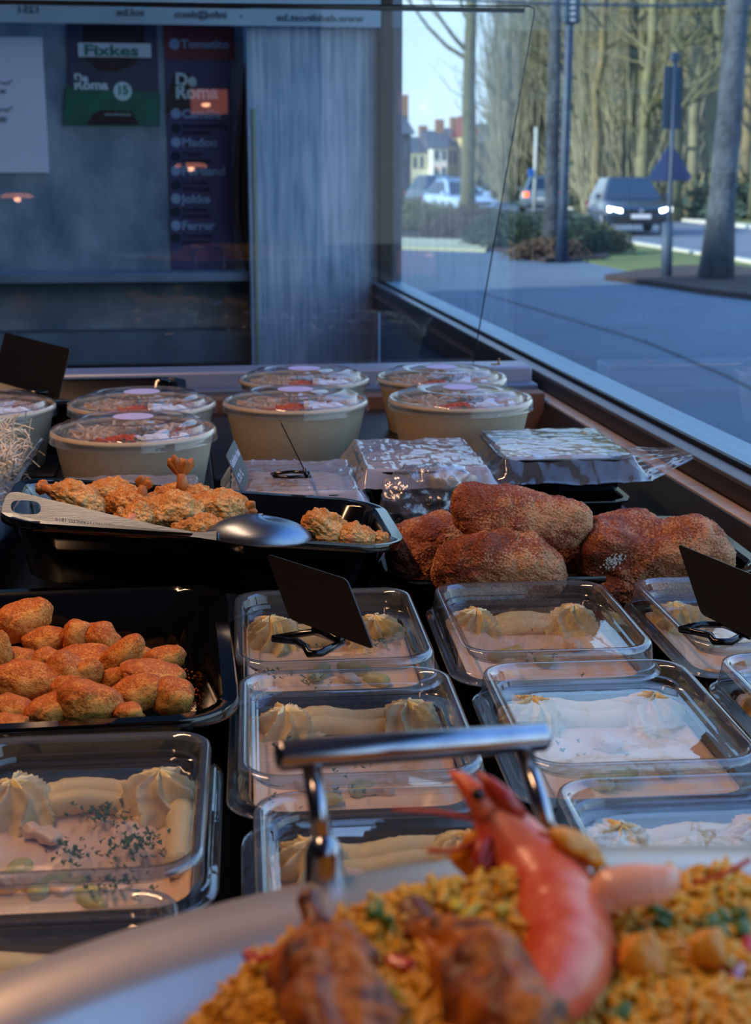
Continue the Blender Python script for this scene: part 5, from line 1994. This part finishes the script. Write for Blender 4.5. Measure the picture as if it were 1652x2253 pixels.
# ================================================================== paella pan
M_pan = plain('pan_steel', '#dcd4c8', 0.33, metal=0.72, noise=(30, '#c8c0b4', 0.3), bump=(14, 0.05, 0.002))
M_hand = plain('handle_steel', '#b4b4ba', 0.20, metal=1.0, noise=(60, '#8e8e96', 0.25))
PC = Vector((.125, .115, 1.27))
pan = thing('paella_pan', 'very large round steel paella pan with a wide flat rim filling the foreground', 'pan', (PC.x, PC.y, ZD))
PZ = PC.z - ZD
m = MB()
m.lathe([(.001, PZ - .115), (.20, PZ - .115), (.215, PZ - .112), (.285, PZ - .030), (.303, PZ - .003), (.310, PZ), (.330, PZ + .001), (.3335, PZ - .001), (.333, PZ - .003),
         (.311, PZ - .0025), (.305, PZ - .005), (.287, PZ - .032), (.216, PZ - .1145), (.001, PZ - .117)], 160)
m.build('pan_body', M_pan, pan)
m = MB().lathe([(.16, 0), (.165, 0), (.19, PZ - .118), (.185, PZ - .118)], 64, cap0=False)
m.build('stand', plain('stand_black', '#141416', 0.4), pan)
oP = pan.location.copy()
h = thing('unused', '', '', (0, 0, 0))
bpy.data.objects.remove(h)
a, b = V(atd(608, 1664, .485)) - oP, V(atd(1203, 1620, .515)) - oP
d = (b - a).normalized()
hb = MB().tube([a - d * .0004, a, a + d * .0008, a + d * .0016, b - d * .0016, b - d * .0008, b, b + d * .0004], [.0026, .0042, .0050, .0053, .0053, .0050, .0042, .0026], 28)
grip = hb.build('grip_bar', M_hand, pan, flat_angle=.9)
for (x0, y0, D0, x1, y1, D1) in ((685, 1685, .488, 712, 1862, .478), (1152, 1650, .512, 1215, 1850, .492)):
    p0, p1 = V(atd(x0, y0, D0)) - oP, V(atd(x1, y1, D1)) - oP
    MB().tube([p0, p1], .0034, 16).build('grip_post', M_hand, pan)
    # capped foot on the rim
    z0 = PZ
    MB().lathe([(.0072, -.030), (.0068, -.028), (.0064, -.002), (.0050, .0015), (.0030, .0035), (.0008, .0042)], 28).build('grip_foot', M_hand, pan, loc=(p1.x, p1.y, p1.z), flat_angle=.9)

# ------------------------------------------------------------------ rice
M_rice = plain('saffron_rice', '#e4b02a', 0.42, noise=(40, '#d0901a', 0.25))
M_riceb = plain('rice_bed', '#a86c10', 0.6, noise=(150, '#7a4a0a', 0.3), bump=(180, 0.8, 0.003))


def heap_z(x, y):
    r = np.hypot(x - PC.x, y - PC.y)
    s = np.clip((.2955 - r) / .028, 0, 1)
    s = s * s * (3 - 2 * s)
    k = np.clip((x + .035) / .070, 0, 1)
    k = k * k * (3 - 2 * k)
    P = np.stack([np.ravel(x), np.ravel(y), np.zeros(np.size(x))], 1)
    nz = (fbm(P, 45, 3, 3) * .0035).reshape(np.shape(x))
    ridge = np.exp(-((r - .272) / .018) ** 2) * np.clip((x - .03) / .03, 0, 1) * (.0055 - .0035 * np.clip((x - .10) / .04, 0, 1))
    return 1.238 + s * (.014 + .036 * k) + nz * s + ridge


N = 110
gx = np.linspace(-.17, .42, N)
gy = np.linspace(-.17, .41, N)
X, Y = np.meshgrid(gx, gy)
Rr = np.hypot(X - PC.x, Y - PC.y)
sc = np.minimum(1, .296 / np.maximum(Rr, 1e-6))
X2, Y2 = PC.x + (X - PC.x) * sc, PC.y + (Y - PC.y) * sc
Z = heap_z(X2, Y2)
P = np.stack([X2.ravel(), Y2.ravel(), Z.ravel()], 1)
fa = []
ins = (Rr <= .31)
for j in range(N - 1):
    for i in range(N - 1):
        if ins[j, i] or ins[j + 1, i + 1]:
            fa.append((j * N + i, j * N + i + 1, (j + 1) * N + i + 1, (j + 1) * N + i))
# grains
rs = np.random.RandomState(12)
ng = 8000
gxx = rs.uniform(-.10, .26, ng * 3)
gyy = rs.uniform(.285, .405, ng * 3)
ok = np.hypot(gxx - PC.x, gyy - PC.y) < .294
gxx, gyy = gxx[ok][:ng], gyy[ok][:ng]
g2x, g2y = rs.uniform(-.17, .42, 30000), rs.uniform(-.05, .41, 30000)
ok = (np.hypot(g2x - PC.x, g2y - PC.y) < .292) & ((g2y < .285) | (g2x > .26) | (g2x < -.10))
gxx, gyy = np.concatenate([gxx, g2x[ok][:13000]]), np.concatenate([gyy, g2y[ok][:13000]])
ng = len(gxx)
gz = heap_z(gxx, gyy) + rs.uniform(-.0006, .0030, ng)
# one grain: 6 rings of 6
uu = np.array([-1, -.85, -.4, .4, .85, 1.0])
rg = np.array([.12, .6, .98, .98, .6, .12])
g = []
for u_, r_ in zip(uu, rg):
    for k in range(6):
        a = k * math.pi / 3
        g.append((u_ * .0037, r_ * .00125 * math.cos(a), r_ * .00125 * math.sin(a) + .0004 * u_ * u_))
g = np.array(g)
gf = np.array([(i * 6 + k, i * 6 + (k + 1) % 6, (i + 1) * 6 + (k + 1) % 6, (i + 1) * 6 + k) for i in range(5) for k in range(6)] + [(3, 2, 1, 0), (5, 4, 3, 0), (30, 31, 32, 33), (30, 33, 34, 35)])
yaw = rs.uniform(0, 2 * math.pi, ng)
pit = rs.normal(0, .38, ng)
cs, sn, cp, spn = np.cos(yaw), np.sin(yaw), np.cos(pit), np.sin(pit)
sc_ = rs.uniform(.8, 1.25, ng)
x, y, z = g[:, 0][None] * sc_[:, None], g[:, 1][None] * sc_[:, None], g[:, 2][None] * sc_[:, None]
x1 = x * cp[:, None] + z * spn[:, None]
z1 = -x * spn[:, None] + z * cp[:, None]
VX = x1 * cs[:, None] - y * sn[:, None] + gxx[:, None]
VY = x1 * sn[:, None] + y * cs[:, None] + gyy[:, None]
VZ = z1 + gz[:, None]
GV = np.stack([VX, VY, VZ], 2).reshape(-1, 3)
GF_ = (gf[None] + (np.arange(ng) * len(g))[:, None, None]).reshape(-1, 4)
rice = fast_mesh('saffron_rice', np.concatenate([P, GV]), np.concatenate([np.array(fa), GF_ + len(P)]), M_rice)
tag(rice, 'heap of yellow saffron rice filling the paella pan', 'rice', kind='stuff')


def heap_at(px, py, dz=0.0):
    """point of the rice surface seen at a pixel"""
    lo, hi = .30, .60
    for D in np.linspace(.34, .52, 400):
        p = atd(px, py, D)
        if p[2] <= heap_z(np.array([p[0]]), np.array([p[1]]))[0] + dz:
            return V(p)
    return V(atd(px, py, .43))


# ------------------------------------------------------------------ prawn
M_prawn = plain('prawn_shell', '#c9401f', 0.34, sss=0.06, spec=0.45, coat=0.12, noise=(70, '#dd7a58', 0.16), bump=(160, 0.15, 0.001))
M_prawnd = plain('prawn_legs', '#a82c17', 0.35)
M_eye = plain('prawn_eye', '#120a0c', 0.12)
M_horn = plain('prawn_rostrum', '#e0653c', 0.35)
M_ant = plain('prawn_feeler', '#c0482c', 0.4)


def body_from_px(path, seg_ridges=True, n=28, squash=1.0):
    """smooth body through (px, py, D, radius px) with shell-plate steps"""
    K_ = np.array(path, float)
    t = np.linspace(0, 1, len(K_))
    tt = np.linspace(0, 1, 90)
    C_ = np.stack([np.interp(tt, t, K_[:, i]) for i in range(4)], 1)
    for _ in range(10):                     # smooth
        C_[1:-1] = (C_[:-2] + C_[1:-1] * 2 + C_[2:]) / 4
    pts, rad = [], []
    for i, (x, y, D, r) in enumerate(C_):
        rr_ = r / F_PX * D
        if seg_ridges and tt[i] > .42:
            ph = ((tt[i] - .42) / .58 * 6) % 1.0
            rr_ *= 1.0 + .030 * ph - .01
        pts.append(atd(x, y, D))
        rad.append(rr_)
    return pts, rad


pr = thing('prawn', 'whole pink-orange prawn standing up out of the rice with its pointed head raised', 'prawn', atd(1200, 1980, .42))
oR = pr.location.copy()
path = [(1012, 1722, .452, 8), (1050, 1752, .450, 30), (1085, 1795, .447, 52), (1125, 1850, .443, 72), (1168, 1912, .438, 88), (1208, 1972, .428, 98),
        (1240, 2035, .412, 106), (1252, 2095, .397, 102), (1245, 2150, .382, 92), (1215, 2195, .370, 74), (1170, 2225, .362, 50)]
pts, rad = body_from_px(path)
mb = MB().tube([V(p) - oR for p in pts], rad, 30)
body = mb.build('shell', M_prawn, pr)
# rostrum
m = MB().tube([V(atd(*p)) - oR for p in ((1078, 1790, .443), (1045, 1748, .446), (1015, 1715, .449), (990, 1697, .452))], [.0045, .0040, .0026, .0006], 12)
m.build('rostrum', M_horn, pr)
m = MB().tube([V(atd(*p)) - oR for p in ((1150, 1800, .44), (1105, 1752, .442), (1075, 1722, .444), (1048, 1698, .446))], [.0022, .0034, .0022, .0005], 10)
m.build('rostrum', M_prawnd, pr)
e_ = V(atd(1052, 1748, .440)) - oR
v, f = ico(3)
mk('eye', v * .0021, f, M_eye, pr, loc=e_)
# legs folded under the body
m = MB()
rs = np.random.RandomState(2)
for k in range(9):
    x0, y0 = 1060 + k * 10, 1850 + k * 26
    m = MB().tube([V(atd(x0 + 10, y0 - 10, .437)) - oR, V(atd(x0 - 10 - k, y0 + 40, .433)) - oR, V(atd(x0 + 14 + rs.uniform(-10, 10), y0 + 90, .430)) - oR],
                  [.0026, .0024, .0008], 8)
    m.build('leg', M_prawnd, pr)
# feelers
for pl in (((1040, 1800, .445), (960, 1786, .45), (900, 1782, .452), (862, 1780, .455)), ((1050, 1852, .44), (1000, 1872, .44), (940, 1872, .442)),
           ((1185, 1830, .435), (1235, 1850, .435), (1280, 1895, .43), (1300, 1930, .43)), ((1652, 1890, .42), (1590, 1925, .42), (1520, 1945, .42))):
    MB().tube([V(atd(*p)) - oR for p in pl], [.0009, .0008, .0007, .0004][:len(pl)], 6).build('feeler', M_ant, pr)

# second whole prawn behind and below
m = body_from_px([(1045, 1870, .447, 30), (1075, 1930, .447, 40), (1090, 2000, .445, 46), (1110, 2060, .44, 42), (1150, 2100, .435, 30)])
p2 = thing('prawn', 'dark red prawn half buried in the rice behind the upright one', 'prawn', V(m[0][40]))
MB().tube([V(p) - p2.location for p in m[0]], m[1], 20).build('shell', plain('prawn_shell_dark', '#a8341d', 0.3, coat=.2, noise=(60, '#c45a34', 0.3)), p2)
for k in range(5):
    MB().tube([V(atd(1075 + k * 9, 1985 + k * 12, .436)) - p2.location, V(atd(1115 + k * 9, 1990 + k * 14, .433)) - p2.location], [.0014, .0005], 6).build('leg', M_prawnd, p2)

p3 = thing('prawn', 'prawn at the lower right corner with a violet sheen along its red head', 'prawn', atd(1590, 2220, .385))
pts, rad = body_from_px([(1590, 2130, .392, 22), (1585, 2165, .391, 50), (1575, 2205, .389, 66), (1555, 2250, .386, 78), (1530, 2310, .38, 88), (1510, 2370, .375, 80)], False)
MB().tube([V(p) - p3.location for p in pts], rad, 24).build('shell', M_prawn, p3)
MB().tube([V(atd(*p)) - p3.location for p in ((1632, 2122, .385), (1612, 2165, .380), (1600, 2215, .377), (1580, 2270, .374))], [.0010, .0022, .0026, .0020], 10).build('sheen_streak', plain('violet_sheen', '#8a4a78', 0.2, coat=.4), p3)  # violet tube laid on as the glossy sheen of the head
MB().tube([V(atd(*p)) - p3.location for p in ((1575, 2100, .39), (1585, 2135, .388), (1590, 2165, .386))], [.0004, .0012, .0022], 8).build('rostrum', M_horn, p3)

# peeled shrimp
M_peel = plain('peeled_shrimp', '#e8a080', 0.28, sss=0.15, coat=.25, noise=(70, '#f0c0a4', 0.3))
pts, rad = body_from_px([(1318, 1985, .412, 34), (1345, 1955, .412, 46), (1395, 1948, .411, 48), (1440, 1945, .410, 44), (1475, 1938, .409, 34), (1492, 1942, .408, 20)], True)
p4 = MB().tube([V(p) - V(pts[45]) for p in pts], rad, 22).build('peeled_shrimp', M_peel)
p4.location = V(pts[45])
tag(p4, 'pale pink peeled shrimp curled on the rice right of the upright prawn', 'shrimp')

# potato / pepper wedges
M_pot = plain('saffron_potato', '#dc9420', 0.4, noise=(50, '#d0801a', 0.3))
for (px, py, D, half, seed, rot, lab) in (
        (1275, 1868, .432, (.0110, .006, .0045), 610, (0, R(36), 0), 'golden potato wedge leaning behind the upright prawn'),
        (1418, 2115, .391, (.0085, .007, .010), 611, (0, R(10), .3), 'brownish golden potato chunk in the rice right of the prawn'),
        (1560, 2090, .391, (.006, .005, .006), 612, (0, R(-20), .3), 'small golden chunk above the lower right prawn'),
        (1040, 1885, .445, (.006, .006, .008), 613, (0, 0, 0), 'golden chunk left of the upright prawn')):
    v, f = blob(half, seed, 5, 1.7, (110, .0022), None, (600, .0002))
    o = fast_mesh('potato_chunk', v, f, M_pot)
    o.location = V(atd(px, py, D))
    o.rotation_euler = rot
    tag(o, lab, 'potato', 'golden chunks in the paella')

# ------------------------------------------------------------------ chicken drumsticks
def skin_mat():
    m, t, b = newmat('roast_skin')
    v = coords(t)
    f1 = noise_n(t, v, 42, 4, 0.6)
    f2 = noise_n(t, v, 260, 3)
    t.links.new(ramp_n(t, f1, [(0.34, hexc('#2a110a')), (0.45, hexc('#7d3a0c')), (0.54, hexc('#b4630f')), (0.66, hexc('#431c14'))]), b.inputs['Base Color'])
    b.inputs['Roughness'].default_value = 0.48
    b.inputs['Coat Weight'].default_value = 0.08
    b.inputs['Coat Roughness'].default_value = 0.2
    b.inputs['Specular IOR Level'].default_value = 0.3
    t.links.new(bump_n(t, f2, 0.6, 0.002), b.inputs['Normal'])
    return m


M_skin = skin_mat()
M_bone = plain('roast_bone', '#5a2e1c', 0.4, noise=(80, '#7c4a2c', 0.3))


def drumstick(label, path, bone, seed):
    K_ = np.array(path, float)
    c = V(atd(*K_[len(K_) // 2][:3]))
    t = thing('chicken_drumstick', label, 'drumstick', c, (0, 0, 0), 'roast chicken drumsticks on the rice')
    t_ = np.linspace(0, 1, len(K_))
    tt = np.linspace(0, 1, 60)
    C_ = np.stack([np.interp(tt, t_, K_[:, i]) for i in range(4)], 1)
    for _ in range(12):
        C_[1:-1] = (C_[:-2] + 2 * C_[1:-1] + C_[2:]) / 4
    m = MB().tube([V(atd(x, y, D)) - c for x, y, D, r in C_], [r / F_PX * D for x, y, D, r in C_], 48)
    vv = np.concatenate(m.v)
    cen = np.repeat(np.array([tuple(V(atd(x, y, D)) - c) for x, y, D, r in C_]), 48, 0)
    nn = vv - cen
    nn /= np.linalg.norm(nn, axis=1)[:, None]
    vv = vv + nn * (fbm(vv, 75, seed, 3) * .0040 + np.abs(vnoise(vv, 200, seed + 4)) * .0016)[:, None]
    mk('meat', vv, m.f, M_skin, t)
    B_ = np.array(bone, float)
    m = MB().tube([V(atd(*p[:3])) - c for p in B_], [p[3] / F_PX * p[2] for p in B_], 20)
    vv = np.concatenate(m.v)
    vv = vv + np.stack([fbm(vv, 160, seed + 1), fbm(vv, 160, seed + 2), fbm(vv, 160, seed + 3)], 1) * .0006
    mk('bone_end', vv, m.f, M_bone, t)
    return t


drumstick('roast chicken drumstick at the left with its bone end pointing straight up',
          [(705, 2045, .400, 34), (715, 2078, .393, 76), (730, 2130, .382, 106), (735, 2190, .370, 120), (740, 2260, .358, 124), (745, 2340, .346, 115), (748, 2400, .340, 60)],
          [(668, 1955, .413, 8), (676, 1968, .413, 27), (684, 1992, .412, 26), (694, 2025, .406, 30), (705, 2060, .398, 45)], 71)
drumstick('roast chicken drumstick to the right, its dark knob end towards the pan centre',
          [(905, 2030, .410, 38), (955, 2060, .402, 52), (1010, 2100, .391, 76), (1060, 2150, .379, 96), (1090, 2205, .368, 114), (1115, 2265, .357, 122), (1150, 2340, .345, 110), (1160, 2400, .338, 60)],
          [(866, 2000, .412, 12), (880, 2006, .412, 42), (900, 2016, .411, 48), (930, 2042, .408, 44), (960, 2066, .402, 40)], 72)

# ------------------------------------------------------------------ peppers, beans, parsley in the rice
M_red = plain('red_pepper', '#b01c16', 0.3, coat=.3)
M_grn = plain('green_bean', '#41621f', 0.4)
M_yel = plain('yellow_bean', '#c4a820', 0.4)
rs = np.random.RandomState(21)
bits = [(560, 2112, 'r'), (600, 2106, 'r'), (1400, 2115, 'r'), (1385, 2130, 'r'), (825, 2000, 'g'), (770, 1990, 'g'), (1410, 2065, 'g'), (1455, 2008, 'g'), (1455, 2030, 'g'), (1560, 2030, 'g'),
        (1590, 2018, 'g'), (1620, 2010, 'g'), (1585, 2045, 'g'), (1635, 2045, 'g'), (430, 2240, 'g'), (870, 2230, 'g'), (590, 2130, 'y'), (865, 2190, 'y'), (1030, 2012, 'y'), (1110, 2000, 'y'),
        (845, 2020, 'g'), (1000, 1990, 'y'), (1230, 1960, 'g'), (1360, 2230, 'g'), (1650, 2080, 'r'), (880, 2120, 'r')]
names = {'r': ('red_pepper_bit', M_red, 'small piece of red pepper in the saffron rice', 'red pepper bits in the rice', (.0045, .0022, .0016)),
         'g': ('green_bit', M_grn, 'small dark green herb piece in the saffron rice', 'green bits in the rice', (.0038, .0022, .0016)),
         'y': ('yellow_bean', M_yel, 'pale yellow bean piece lying on the saffron rice', 'yellow beans in the rice', (.0062, .0020, .0018))}
for i, (px, py, k) in enumerate(bits):
    nm, mt, lab, grp, half = names[k]
    v, f = blob(half, 700 + i, 4, 2.4, (260, .0006), None, None)
    o = fast_mesh(nm, v, f, mt)
    o.location = heap_at(px, py, .0042)
    o.rotation_euler = (rs.uniform(-.4, .4), rs.uniform(-.5, .5), rs.uniform(0, 3))
    def where():
        if px > 1500:
            return 'above the lower right prawn'
        if px > 1340:
            return 'right of the upright prawn'
        if px > 1150:
            return 'against the back of the upright prawn'
        if px > 960:
            return 'between the right drumstick and the upright prawn'
        if px > 800:
            return 'between the two drumsticks' if py > 2050 else 'behind the two drumsticks'
        if px > 700:
            return 'just behind the left drumstick'
        return 'left of the left drumstick'
    size = ('small', 'tiny', 'narrow', 'short', 'curled', 'flat')[i % 6]
    tag(o, size + ' ' + lab.split(' ', 1)[1] if lab.startswith('small') else size + ' ' + lab, 'vegetable', grp)
    o['label'] = (o['label'].split(' in the saffron')[0].split(' lying on')[0] + ' in the rice, ' + where())
